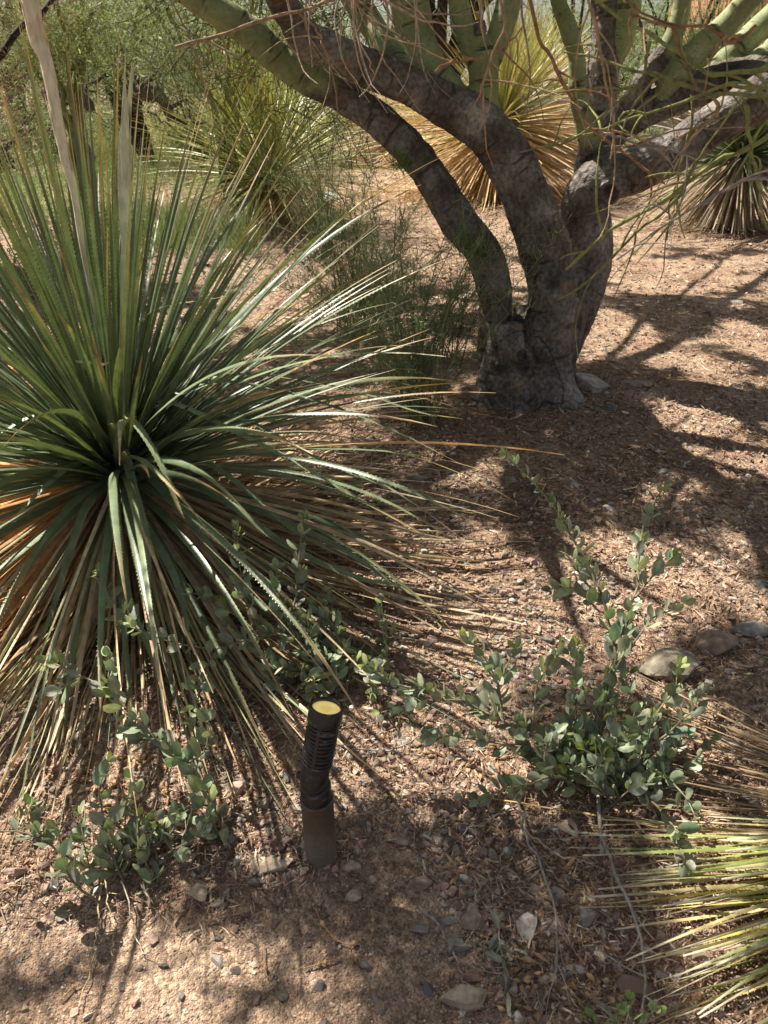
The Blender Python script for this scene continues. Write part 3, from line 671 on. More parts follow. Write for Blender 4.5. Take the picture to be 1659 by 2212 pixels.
# dead skirt
A = Acc()
DA = np.array([.68, .51, .31])
for (n, elo, ehi, Llo, Lhi, d1, d2) in ((430, -60, -8, .8, 1.35, 10, 40), (260, -35, 8, .95, 1.45, 20, 35)):
    P, S, t, L = rosette(n, (CX, CY, c0+.30), elo, ehi, Llo, Lhi, d1, d2, nseg=14, r0=.06, dz=.18, twist=.7)
    W = bladew(n, 14, .019, .15)*rng.uniform(.6, 1.1, (n, 1))
    cc = DA*rng.uniform(.55, 1.25, (n, 1))*(1+rng.uniform(-.5, .5, (n, 1))*np.array([.0, .25, .5])); 
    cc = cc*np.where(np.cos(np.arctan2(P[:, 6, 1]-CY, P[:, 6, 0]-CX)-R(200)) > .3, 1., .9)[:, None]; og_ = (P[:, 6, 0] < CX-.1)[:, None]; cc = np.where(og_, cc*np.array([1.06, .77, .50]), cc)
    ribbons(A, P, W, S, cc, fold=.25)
# half green outer blades that trail over the skirt towards the camera
P, S, t, L = rosette(120, (CX, CY, c0+.30), -50, -10, 1.1, 1.5, 10, 35, nseg=16, r0=.05, az=(R(205), R(330)), twist=.4)
W = bladew(120, 16, .012, .1)*rng.uniform(.4, 1.1, (120, 1))
cc = np.where(rng.uniform(size=(120, 1)) < .6, np.array([.44, .43, .22]), np.array([.20, .25, .15]))*rng.uniform(.7, 1.25, (120, 1)); 
ribbons(A, P, W, S, cc, fold=.22)
A.build('dead_skirt', M_dry, SPOON)
A = Acc()
v, f = rockmesh(3, rng, 4, .8, .95, .12); A.add(v*np.array([.075, .075, .2])+np.array([CX, CY, c0+.17]), t=f, c=(.12, .08, .05))
A.build('crown_base', M_twig, SPOON)
def stalk(name, pts, c, bracts, colb):
    A = Acc(); rows = np.array([[*atY(u, v, Yd), wd*.5*pxm(atY(u, v, Yd))] for (u, v, wd, Yd) in pts]); n = 60; P = crv(rows, n)
    P[:, 3] *= 1+.09*np.clip(np.sin(np.arange(n)*.9), 0, 1)**4+.04*vnoise(np.stack([np.arange(n)*.3, np.ones(n)], -1), 12)
    tubes(A, P[None, :, :3], P[None, :, 3], np.array(c)*(1+.12*vnoise(np.stack([np.arange(n)*.5, np.zeros(n)], -1), 3))[None, :, None], k=12, caps=True)
    for i in range(bracts):
        k = rng.integers(3, n-8); p = P[k, :3]; rr_ = P[k, 3]; ax = norm(P[min(k+6, n-1), :3]-p); s_ = norm(np.cross(ax, rng.normal(size=3)))
        u_ = np.cross(s_, ax); ln = rng.uniform(.10, .24); q = np.array([p+u_*rr_*.98, p+u_*rr_*1.08+ax*ln*.5, p+u_*rr_*rng.uniform(1.0, 1.35)+ax*ln])
        Q = crv(q, 8)[None]; ribbons(A, Q, np.linspace(rr_*1.9, .001, 8)[None], np.broadcast_to(s_, Q.shape), np.array(colb)*rng.uniform(.7, 1.2), fold=-.25)
    return A.build(name, M_stalk, SPOON)
stalk('flower_stalk', [(235,860,12,2.26),(210,680,13,2.3),(182,547,15,2.33),(161,417,18,2.36),(140,339,21,2.38),(120,234,24,2.41),(99,130,29,2.44),(78,78,33,2.45),(64,-10,37,2.46),(40,-150,38,2.5)][::1], (.80, .69, .52), 40, (.78, .62, .44))
stalk('flower_stalk', [(262,760,10,2.24),(268,620,16,2.26),(271,520,20,2.28),(268,400,27,2.3),(268,320,25,2.31),(271,260,15,2.31),(273,220,3,2.32)], (.74, .72, .52), 14, (.72, .68, .5))

# ------------------------------------------------------------------ other rosettes
def spoon(name, label, u, v, hz, ng, nd, Lr, green, dry, elo=-10, ehi=86, w_=.02, dlen=.8, droop=(4, 35), skirt=(-75, -15), tipv=tipc, size_h=None):
    p = atH(u, v, 0); o = thing(name, label, 'plant', p)
    c = (p[0], p[1], p[2]+hz)
    A = Acc(); P, S, t, L = rosette(ng, c, elo, ehi, Lr[0], Lr[1], droop[0], droop[1], nseg=9, r0=.05)
    ribbons(A, P, bladew(ng, 9, w_), S, gcol(ng, 9, green, .8, tipv=tipv), fold=.2); A.build('green_blades', M_blade, o)
    A = Acc(); P, S, t, L = rosette(nd, (c[0], c[1], c[2]-.03), skirt[0], skirt[1], Lr[0]*dlen*.8, Lr[1]*dlen, 5, 35, nseg=8, r0=.08, dz=hz*.5, twist=.7)
    ribbons(A, P, bladew(nd, 8, w_*.85, .3), S, np.array(dry)*rng.uniform(.5, 1.25, (nd, 1)), fold=.2); A.build('dead_skirt', M_dry, o)
    A = Acc(); vv_, f = rockmesh(2, rng, 3, .8, .95, .1); A.add(vv_*np.array([.09, .09, hz*.55])+np.array([p[0], p[1], p[2]+hz*.5]), t=f, c=(.1, .07, .045)); A.build('crown_base', M_twig, o)
    return o
spoon('desert_spoon', 'pale yellow green desert spoon behind the wispy shrub, left of the tree', 585, 480, .55, 420, 420, (1.25, 1.8), (.48, .50, .22), (.64, .44, .24), w_=.022)
spoon('desert_spoon', 'straw yellow desert spoon between the tree stems with a thick orange dead skirt', 1070, 425, .95, 420, 1100, (1.1, 1.7), (.42, .42, .17), (.74, .53, .28), w_=.026, dlen=1.35, skirt=(-70, 12))
spoon('desert_spoon', 'golden dry desert spoon standing upright behind the green forked limb', 1140, 330, 1.3, 240, 700, (1.2, 2.0), (.42, .42, .18), (.72, .54, .28), w_=.022, dlen=1.0, skirt=(-45, 40))
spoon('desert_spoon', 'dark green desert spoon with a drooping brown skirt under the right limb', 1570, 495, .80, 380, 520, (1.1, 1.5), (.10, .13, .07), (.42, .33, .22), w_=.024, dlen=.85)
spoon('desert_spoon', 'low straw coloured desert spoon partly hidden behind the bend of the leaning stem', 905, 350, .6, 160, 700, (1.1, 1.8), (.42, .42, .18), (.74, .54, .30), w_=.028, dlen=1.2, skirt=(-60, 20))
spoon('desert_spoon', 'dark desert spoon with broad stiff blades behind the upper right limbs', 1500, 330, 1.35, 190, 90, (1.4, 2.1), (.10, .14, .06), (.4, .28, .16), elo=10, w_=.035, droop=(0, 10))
# blade clump entering from the right edge
px_ = atH(2230, 1900, 0)
RS = thing('desert_spoon', 'desert spoon at the lower right edge with olive and tan blades and white frayed tips', 'plant', px_)
A = Acc(); n = 210
P, S, t, L = rosette(n, (px_[0], px_[1], px_[2]+.14), -18, 2, .52, .92, 5, 16, nseg=12, r0=.05, dz=.06, az=(R(173), R(238)), twist=.6)
W = bladew(n, 12, .017, .2)*rng.uniform(.6, 1.1, (n, 1)); base_ = np.where(rng.uniform(size=(n, 1)) < .45, np.array([.33, .38, .11]), np.array([.52, .43, .19]))
base_ = np.where(rng.uniform(size=(n, 1)) < .12, np.array([.66, .58, .14]), base_)
s = np.linspace(0, 1, 12)[None, :, None]; k = 1/(1+np.exp(-(s-.92)*40)); cc = (base_*rng.uniform(.7, 1.2, (n, 1)))[:, None]*(1-k)+np.array([.62, .57, .46])*k
ribbons(A, P, W, S, cc, fold=.2); teeth(A, P, S, W, (.45, .36, .15), step=.014, size=.003)
for h in ([(2250,1940,1.3),(1800,2065,1.10),(1450,2040,1.08),(1250,1975,1.13),(1100,1912,1.17),(975,1855,1.2)], [(2250,1990,1.2),(1800,2110,.97),(1480,2150,.93),(1370,2135,.95)]):
    rows = np.array([atY(*q) for q in h]); P = crv(rows, 20)[None]; P[..., 2] = np.maximum(P[..., 2], gh(P[..., 0], P[..., 1])+.02)
    W = bladew(1, 20, .012); ribbons(A, P, W, np.cross(tang(P), np.array([.0, .3, 1.])), (.52, .40, .16), fold=.2)
A.build('blades', M_dry, RS)
A = Acc(); n = 170; P, S, t, L = rosette(n, (px_[0], px_[1]+.05, px_[2]+.08), -30, 0, .5, .92, 5, 20, nseg=8, r0=.05, az=(R(140), R(225)), twist=.9)
ribbons(A, P, bladew(n, 8, .007, .3), S, np.array([.42, .30, .18])*rng.uniform(.4, 1.2, (n, 1)), fold=.2); A.build('dead_thatch', M_dry, RS)

# ------------------------------------------------------------------ grey-green round-leaved shrubs (jojoba)
def leafset(A, pos, axis, nrm, ln, c, wr=.64):
    """oval cupped leaves; pos (L,3) stalk end, axis (L,3), nrm (L,3)"""
    L = len(pos); axis = norm(axis); sd = norm(np.cross(axis, nrm)); up = np.cross(sd, axis)
    s = np.array([0, .12, .32, .56, .78, .93, 1.]); wv = np.array([.06, .55, .93, 1., .78, .42, .04])
    bend = rng.normal(0, .18, L)[:, None]
    ctr = pos[:, None]+axis[:, None]*(s*ln[:, None])[..., None]+up[:, None]*((s[None]**2)*bend*ln[:, None])[..., None]
    hw = (wv[None]*wr*ln[:, None]/2)[..., None]
    cup = up[:, None]*hw*.28
    V = np.stack([ctr-sd[:, None]*hw+cup, ctr-sd[:, None]*hw*.5+cup*.25, ctr, ctr+sd[:, None]*hw*.5+cup*.25, ctr+sd[:, None]*hw+cup], 2)
    n = len(s); idx = np.arange(L*n*5).reshape(L, n, 5)
    q = np.stack([idx[:, :-1, :-1], idx[:, :-1, 1:], idx[:, 1:, 1:], idx[:, 1:, :-1]], -1)
    cm = np.ones((1, n, 5, 1)); cm[:, :, 2] = 1.25; cm[:, :, (0, 4)] = 1.12
    A.add(V, q=q, c=(c[:, None, None]*cm).reshape(-1, 3))
JG = np.array([.27, .305, .20])
def jojoba(label, stems, base, dens=1.0, lsz=(.031, .046), extra=0, group=None, tipg=True, cbase=JG):
    p0 = atH(*base); o = thing('jojoba_shrub', label, 'shrub', p0, group)
    B = Acc(); F = Acc(); pl = []
    ST = []
    for stp in stems:
        rows = [atH(u, v, h) for (u, v, h) in stp]; ST.append((np.array(rows), len(stp)))
    for _ in range(extra):
        a_ = rng.uniform(0, 2*np.pi); l_ = rng.uniform(.08, .22); d = np.array([math.cos(a_)*.8, abs(math.sin(a_))*.6-.12, rng.uniform(.3, 1.)]); d /= np.linalg.norm(d)
        s0 = p0+np.array([rng.normal()*.06, rng.normal()*.05, rng.uniform(0, .05)]); b_ = rng.normal(0, .03, 3)
        ST.append((np.array([s0, s0+d*l_*.5+b_, s0+d*l_]), 3))
    for rows, m in ST:
        ln = np.linalg.norm(np.diff(rows, axis=0), axis=1).sum(); n = max(8, int(ln/.012)); P = crv(rows, n)
        P += np.stack([vnoise(np.stack([np.arange(n)*.25, np.full(n, rows[0, 0]*50+s_)], -1), 3+s_) for s_ in range(3)], -1)*.005
        P[:, 2] = np.maximum(P[:, 2], gh(P[:, 0], P[:, 1])+.004)
        rad = np.linspace(.0035, .0012, n)*(.7+ln); tubes(B, P[None], rad[None], np.linspace(np.array([.25, .18, .13]), np.array([.26, .26, .15]), n)[None], k=6)
        st_ = .019/dens; k = int(ln/st_); T_ = tang(P[None])[0]
        for j in range(k):
            f = (j+.6)/k
            if f < .10 or rng.uniform() < .10: continue
            i = min(n-1, int(f*n)); ax = T_[i]; a_ = (j % 2)*np.pi/2+rng.normal(0, .35)
            r1 = norm(np.cross(ax, np.array([.2, .3, 1.]))); r2 = np.cross(ax, r1); out = r1*math.cos(a_)+r2*math.sin(a_)
            for sg in (-1, 1):
                if rng.uniform() < .08: continue
                d = norm(ax*.7+out*sg*.8+np.array([0, 0, .45])+rng.normal(0, .2, 3))
                pl.append((P[i], d, norm(out*sg*.6-ax*.6+rng.normal(0, .5, 3)), f))
        pl.append((P[-1], norm(T_[-1]+rng.normal(0, .2, 3)), rng.normal(size=3), 1.)); pl.append((P[-1], norm(T_[-1]+rng.normal(0, .5, 3)), rng.normal(size=3), 1.))
    pos = np.array([q[0] for q in pl]); ax = np.array([q[1] for q in pl]); nm = np.array([q[2] for q in pl]); f = np.array([q[3] for q in pl])
    pos = pos+ax*.003; ln = rng.uniform(lsz[0], lsz[1], len(pos))*(1.05-.45*f**3)
    c = np.array(cbase)*rng.uniform(.6, 1.3, (len(pos), 1))*(1+rng.normal(0, .07, (len(pos), 3))); ln = ln*rng.choice([.6, .8, 1., 1.1], len(ln), p=[.12, .2, .48, .2]); 
    yg = ((f > .9) & (rng.uniform(size=len(f)) < .4)) | (rng.uniform(size=len(f)) < .015); c = np.where(yg[:, None], np.array([.28, .33, .12]), c)
    leafset(F, pos, ax, nm, ln, c)
    B.build('stems', M_twig, o); F.build('foliage', M_leaf, o); return o
jojoba('wide round leaved shrub at the lower right with branches reaching up and left', [
 [(1290,1690,0),(1300,1560,.12),(1325,1420,.24),(1300,1290,.32),(1240,1170,.40),(1185,1080,.46),(1095,980,.54)],
 [(1325,1420,.24),(1370,1290,.33),(1388,1140,.43),(1440,1050,.5)],
 [(1310,1300,.31),(1255,1240,.36),(1225,1200,.40)],
 [(1370,1290,.33),(1430,1230,.36),(1450,1200,.38)],
 [(1300,1330,.3),(1240,1270,.32),(1195,1270,.33)],
 [(1310,1480,.19),(1370,1385,.28),(1420,1330,.33),(1475,1310,.36)],
 [(1310,1640,.05),(1400,1560,.14),(1450,1500,.2),(1465,1440,.26)],
 [(1310,1650,.05),(1420,1600,.12),(1490,1540,.18),(1510,1500,.2)],
 [(1290,1680,.02),(1180,1600,.11),(1050,1540,.17),(950,1500,.21),(860,1480,.24),(790,1440,.28)],
 [(1090,1560,.15),(1070,1470,.22),(1040,1410,.27),(1005,1375,.3)],
 [(1060,1545,.16),(1090,1450,.22),(1110,1400,.26)],
 [(1150,1590,.12),(1160,1490,.2),(1190,1440,.24),(1215,1400,.26)],
 [(1250,1690,.03),(1150,1620,.09),(1050,1600,.13),(980,1590,.16),(925,1590,.18)],
 [(1300,1690,0),(1200,1680,.07),(1100,1705,.10),(1000,1725,.11)],
 [(1330,1690,0),(1420,1650,.06),(1480,1590,.12)],
 [(1320,1690,0),(1410,1730,.07),(1455,1790,.09),(1475,1860,.09)],
 [(1330,1690,0),(1440,1680,.07),(1500,1760,.09)],
 [(1290,1680,0),(1240,1600,.09),(1230,1530,.15)], [(1290,1680,0),(1350,1600,.10),(1370,1530,.16),(1350,1470,.2)],
 [(900,1490,.23),(870,1540,.19),(860,1570,.17)], [(960,1510,.2),(900,1520,.2),(820,1540,.18)], [(1300,1560,.12),(1250,1470,.2),(1240,1400,.26)],
], (1290, 1690), extra=30)
jojoba('round leaved shrub behind the spotlight with an arching branch over the dead blades', [
 [(690,1490,0),(680,1410,.09),(620,1370,.14),(560,1372,.15),(450,1400,.16),(340,1375,.20),(262,1350,.22)],
 [(560,1372,.15),(530,1290,.24),(515,1210,.32),(510,1145,.38)],
 [(600,1372,.14),(640,1290,.22),(648,1200,.31),(656,1105,.40)],
 [(640,1380,.13),(690,1330,.16),(700,1280,.2)],
 [(470,1395,.16),(440,1450,.13),(425,1500,.12),(415,1560,.10)],
 [(690,1480,0),(740,1430,.07),(790,1440,.1),(800,1490,.08)],
 [(690,1480,0),(640,1450,.06),(590,1440,.09),(550,1400,.12)],
 [(560,1372,.15),(480,1310,.2),(420,1280,.24)],
 [(300,1360,.21),(240,1300,.24),(215,1240,.27)],
 [(620,1370,.14),(590,1290,.22),(600,1230,.27)],
], (690, 1485), extra=22, lsz=(.032, .047))
jojoba('single leaning round leaved shrub left of the spotlight', [
 [(490,1818,0),(455,1740,.07),(400,1650,.13),(340,1590,.18),(270,1530,.22),(180,1460,.26),(108,1430,.28)],
 [(270,1530,.22),(240,1470,.26),(230,1420,.29)], [(400,1650,.13),(440,1620,.14),(450,1560,.18)],
 [(340,1590,.18),(300,1600,.16),(260,1560,.18)], [(180,1460,.26),(150,1480,.25),(130,1500,.24)],
 [(490,1818,0),(460,1790,.03),(430,1750,.05)], [(455,1740,.07),(420,1740,.07),(395,1755,.06)],
], (490, 1818), extra=0, lsz=(.034, .050), dens=1.05)
jojoba('low round leaved shrub at the lower left edge', [
 [(270,1910,0),(245,1850,.05),(225,1780,.09),(215,1700,.13),(240,1650,.17)],
 [(260,1890,.02),(180,1860,.07),(110,1825,.11),(60,1780,.14),(65,1740,.16)], [(110,1825,.11),(50,1800,.13),(-10,1800,.15)],
 [(260,1890,.02),(290,1830,.05),(300,1780,.08)], [(245,1850,.05),(190,1810,.08),(170,1760,.11)], [(225,1780,.09),(270,1750,.1),(290,1720,.12)],
], (270, 1910), extra=9, lsz=(.031, .045))
jojoba('small fresh green sprig at the bottom edge', [
 [(1365,2260,0),(1362,2200,.03),(1358,2160,.05)], [(1365,2260,0),(1400,2200,.03),(1420,2180,.05)], [(1290,2270,0),(1290,2210,.02),(1270,2190,.04)], [(1365,2260,0),(1330,2210,.03),(1340,2180,.05)],
], (1365, 2250), lsz=(.016, .026), dens=1.3, cbase=(.25, .33, .12))
jojoba('single young shoot with grey green leaves lying near the right stones', [
 [(1440,1150,.0),(1420,1120,.02),(1438,1050,.05)]], (1440, 1150), lsz=(.014, .022), dens=1.0)

# wilted sprig
A = Acc(); pw = atH(1085, 2090); wil = thing('wilted_sprig', 'wilted grey leafy sprig lying among the stones near the bottom', 'twig', pw)
P = crv(np.array([atH(1100, 2180, .01), atH(1090, 2100, .03), atH(1078, 2020, .03), atH(1085, 1970, .02)]), 20)
tubes(A, P[None], np.full((1, 20), .0015), (.28, .24, .18), k=5); A.build('stem', M_twig, wil)
A = Acc(); n = 12; ii = rng.integers(2, 20, n); leafset(A, P[ii], norm(rng.normal(size=(n, 3))*np.array([.4, .8, .2])+np.array([0, -.7, 0])), rng.normal(size=(n, 3)), rng.uniform(.03, .045, n), np.array([.25, .27, .19])*rng.uniform(.8, 1.2, (n, 1)), wr=.35)
A.build('foliage', M_leaf, wil)

# ------------------------------------------------------------------ wispy broom-like shrubs
def broom(label, base, n, hgt, spread, c, side=60, Y=None, stemc=(.24, .25, .1), sw=.0035, tilt=(0, 0), rad=.0013, lnr=(.05, .16)):
    p0 = atH(*base) if Y is None else atY(*base, Y); o = thing('wispy_shrub', label, 'shrub', p0)
    A = Acc(); st = p0+np.stack([rng.normal(0, .06, n), rng.normal(0, .08, n), np.zeros(n)], -1)
    dd = np.stack([rng.normal(tilt[0], spread, n), rng.normal(tilt[1], spread, n), np.ones(n)], -1)
    P = curly(st, dd, rng.uniform(.55, 1.0, n)*hgt, n=12, wander=.12); tubes(A, P, np.linspace(sw, .0009, 12)[None]*np.ones((n, 1)), np.array(stemc)*rng.uniform(.5, 1.3, (n, 1)), k=4)
    A.build('stems', M_twig, o)
    A = Acc(); m = n*side; a = rng.integers(0, n, m); t = rng.uniform(2.2, 10.9, m); i = t.astype(int); f = (t-i)[:, None]
    q = P[a, i]*(1-f)+P[a, i+1]*f; Tt = tang(P)[a, i]
    d2 = norm(Tt*.6+rng.normal(0, .55, (m, 3))+np.array([0, 0, .3])); Q = curly(q, d2, rng.uniform(lnr[0], lnr[1], m), n=5, wander=.22)
    tubes(A, Q, np.linspace(rad, rad*.4, 5)[None]*np.ones((m, 1)), np.array(c)*rng.uniform(.55, 1.4, (m, 1)), k=3)
    m2 = int(m*1.6); a = rng.integers(0, m, m2); i = rng.integers(1, 5, m2); Q2 = curly(Q[a, i], norm(rng.normal(size=(m2, 3))+np.array([0, 0, .6])), rng.uniform(.015, .05, m2), n=3, wander=.1)
    ribbons(A, Q2, np.tile(np.array([[rad*1.3, rad*1.5, rad*.3]]), (m2, 1)), np.cross(tang(Q2), rng.normal(size=(m2, 1, 3))), np.array(c)*rng.uniform(.6, 1.5, (m2, 1)))
    A.build('foliage', M_needle, o); return o
broom('tall wispy green shrub of thin stems between the big desert spoon and the tree', (905, 900), 50, 1.15, .21, (.23, .28, .14), side=52, tilt=(-.10, .0))
broom('fine green twiggy shrub behind the right tips of the large desert spoon', (780, 720), 46, 1.2, .28, (.22, .27, .13), side=52, sw=.004)
broom('tall airy shrub with dark upright stems left of the leaning tree stem', (700, 560), 24, 1.45, .26, (.26, .30, .14), side=44, stemc=(.16, .17, .09), sw=.005, rad=.0018, lnr=(.08, .25))
broom('sparse dark twiggy shrub beside the left tree stem', (960, 780), 12, .75, .25, (.13, .17, .08), side=45, stemc=(.12, .1, .07))
# fresh green tufts growing on the leaning stem belong to the tree
for (u, v, Yd) in ((865, 350, 3.66), (1000, 525, 3.55), (1030, 545, 3.55)):
    A = Acc(); n = 60; st = atY(u, v+10, Yd)+rng.normal(0, .02, (n, 3)); Q = curly(st, rng.normal(0, .5, (n, 3))+np.array([0, 0, 1.]), rng.uniform(.05, .14, n), n=5, wander=.2)
    tubes(A, Q, np.linspace(.0016, .0006, 5)[None]*np.ones((n, 1)), np.array([.20, .30, .08])*rng.uniform(.6, 1.4, (n, 1)), k=3)
    A.build('fresh_shoot', M_needle, TREE)

# ------------------------------------------------------------------ spotlight on its post
M_black, t = newmat('black_enamel')
tc = t.nodes.new('ShaderNodeTexCoord'); n_ = N(t, 'ShaderNodeTexNoise', Scale=45., Detail=8.); mpn = t.nodes.new('ShaderNodeMapping'); mpn.inputs['Scale'].default_value = (1, 1, 3); t.links.new(tc.outputs['Object'], mpn.inputs[0]); t.links.new(mpn.outputs[0], n_.inputs['Vector'])
c = ramp(t, n_.outputs[0], [(.45, (.009, .010, .013)), (.62, (.03, .029, .03)), (.72, (.16, .145, .13))]); b = t.nodes.new('ShaderNodeBsdfPrincipled'); t.links.new(c, b.inputs['Base Color'])
t.links.new(ramp(t, n_.outputs[0], [(.4, (.28,)*3), (.7, (.8,)*3)]), b.inputs['Roughness']); o_ = t.nodes.new('ShaderNodeOutputMaterial'); t.links.new(b.outputs[0], o_.inputs[0])
M_pvc, t = newmat('weathered_sleeve')
tc = t.nodes.new('ShaderNodeTexCoord'); n_ = N(t, 'ShaderNodeTexNoise', Scale=9., Detail=8.); t.links.new(tc.outputs['Object'], n_.inputs['Vector']); n2_ = N(t, 'ShaderNodeTexNoise', Scale=120., Detail=5.); t.links.new(tc.outputs['Object'], n2_.inputs['Vector'])
sx = t.nodes.new('ShaderNodeSeparateXYZ'); t.links.new(tc.outputs['Object'], sx.inputs[0])
mz = N(t, 'ShaderNodeMath', operation='MULTIPLY_ADD'); t.links.new(sx.outputs[2], mz.inputs[0]); mz.inputs[1].default_value = 4.5; t.links.new(n_.outputs[0], mz.inputs[2])
c = ramp(t, mz.outputs[0], [(.45, (.19, .175, .135)), (.8, (.14, .115, .09)), (1.2, (.085, .06, .045))]); c = mix(t, 1., c, ramp(t, n2_.outputs[0], [(.3, (.8,)*3), (.7, (1.2,)*3)]), 'MULTIPLY')
b = t.nodes.new('ShaderNodeBsdfPrincipled'); t.links.new(c, b.inputs['Base Color']); b.inputs['Roughness'].default_value = .5; o_ = t.nodes.new('ShaderNodeOutputMaterial'); t.links.new(b.outputs[0], o_.inputs[0])
M_lens, t = newmat('lamp_lens')
tc = t.nodes.new('ShaderNodeTexCoord'); vl = N(t, 'ShaderNodeVectorMath', operation='LENGTH'); t.links.new(tc.outputs['Object'], vl.inputs[0])
c = ramp(t, vl.outputs['Value'], [(.0, (.72, .50, .12)), (.010, (.78, .56, .14)), (.013, (.97, .82, .36)), (.024, (.97, .82, .32)), (.0262, (.80, .56, .08)), (.0285, (.25, .15, .03))])
b = t.nodes.new('ShaderNodeBsdfPrincipled'); t.links.new(c, b.inputs['Base Color']); b.inputs['Roughness'].default_value = .25
b.inputs['Coat Weight'].default_value = .8; b.inputs['Emission Color'].default_value = (1, .72, .22, 1); b.inputs['Emission Strength'].default_value = .22  # weak emission added so the yellow lens looks sunlit; the lamp is off
o_ = t.nodes.new('ShaderNodeOutputMaterial'); t.links.new(b.outputs[0], o_.inputs[0])

def lathe(A, prof, ctr, axis, c=(.5,)*3, k=40):
    axis = norm(np.asarray(axis, float)); e1 = norm(np.cross(axis, [0.1, 1, 0])); e2 = np.cross(axis, e1)
    a = np.arange(k)*2*np.pi/k; prof = np.asarray(prof, float)
    V = np.asarray(ctr)+prof[:, 1, None, None]*axis+prof[:, 0, None, None]*(np.cos(a)[:, None]*e1+np.sin(a)[:, None]*e2)
    idx = np.arange(len(prof)*k).reshape(len(prof), k); nx = np.roll(idx, -1, 1)
    A.add(V, q=np.stack([idx[:-1], nx[:-1], nx[1:], idx[1:]], -1), c=c)
pb = atH(694, 1842); mpx = pxm(pb)
SP = thing('spotlight', 'black ribbed uplight with a yellow lens on a brown plastic post', 'garden light', pb)
top = atY(690, 1700, pb[1]-.0); rp = 35*pxm(atY(690, 1760, pb[1])); postH = top[2]-pb[2]
A = Acc(); lathe(A, [(rp*.99, -.06), (rp, 0), (rp*1.0, postH-.034), (rp*1.02, postH-.033), (rp*1.02, postH-.03), (rp*.93, postH-.029)], pb, (-.015, 0, 1)); A.build('post', M_pvc, SP)
A = Acc(); lathe(A, [(rp*.93, postH-.03), (rp*.93, postH+.006), (rp*.88, postH+.010), (0, postH+.010)], pb, (-.015, 0, 1)); A.build('collar', M_black, SP)
kn = atY(681, 1665, pb[1]-.005); hd = atY(703, 1541, pb[1]+.022); ax = norm(hd-kn); Lh = np.linalg.norm(hd-kn)
rh = 37*pxm(hd)
print('spot', rp, rh, postH, Lh, pb, hd)
A = Acc(); low = kn-ax*.035
lathe(A, [(0, -.016), (rh*.35, -.014), (rh*.62, -.006), (rh*.8, .006), (rh*.88, .022), (rh*.88, Lh*.28+.02)], low, ax); A.build('swivel_body', M_black, SP)
A = Acc(); pr = [(rh*.87, 0)]; z0 = 0; nr_ = 11; LL = Lh*.72
for i in range(nr_):
    a_ = i*LL/nr_; b_ = LL/nr_; pr += [(rh*.955, a_+b_*.12), (rh*.955, a_+b_*.62), (rh*.89, a_+b_*.72), (rh*.89, a_+b_*.98)]
lathe(A, pr, low+ax*(Lh*.28+.018), ax, k=48)
# a plain strip that breaks the ribs along the front
fr = norm(np.cross(ax, np.cross(np.array([-.25, -1, 0.]), ax))); sd = np.cross(ax, fr)
for k_ in range(1):
    c_ = low+ax*(Lh*.28+.02)+fr*rh*.93; V = []
    for dz_ in (0, LL): 
        for ds in (-.0035, .0035):
            for df in (-.002, .002): V.append(c_+ax*dz_+sd*ds+fr*df)
    A.add(V, q=[(0, 1, 3, 2), (4, 6, 7, 5), (1, 5, 7, 3), (0, 2, 6, 4), (0, 4, 5, 1), (2, 3, 7, 6)])
A.build('ribbed_barrel', M_black, SP, smooth=False)
A = Acc(); cb = low+ax*(Lh*.28+.018+LL)
hz_ = .033; lathe(A, [(rh*.9, -.001), (rh*1.0, 0), (rh*1.02, .003), (rh*1.02, hz_-.003), (rh*1.0, hz_), (rh*.86, hz_), (rh*.84, hz_-.002), (rh*.84, hz_-.009)], cb, ax); A.build('cap_ring', M_black, SP)
A = Acc(); ca = cb+ax*(hz_-.008); k = 40; a = np.arange(k)*2*np.pi/k; e1 = norm(np.cross(ax, [0.1, 1, 0])); e2 = np.cross(ax, e1)
lathe(A, [(rh*.845, .002), (rh*.6, .003), (rh*.3, .0025), (0, .003)], (0, 0, 0), ax)
ln_ = A.build('lens', M_lens, None); ln_.parent = SP; ln_.location = ca-np.array(SP.location)
A = Acc(); A2 = crv([kn+fr*rh*.6, kn+fr*rh*.9-ax*.02, pb+np.array([.012, -rp*.9, postH-.002])], 10)
lathe(A, [(0, .006), (.007, .006), (.008, .002), (.008, -.004)], kn+sd*rh*.86*-1-ax*.02, -sd, k=16); A.build('pivot_screw', M_black, SP)

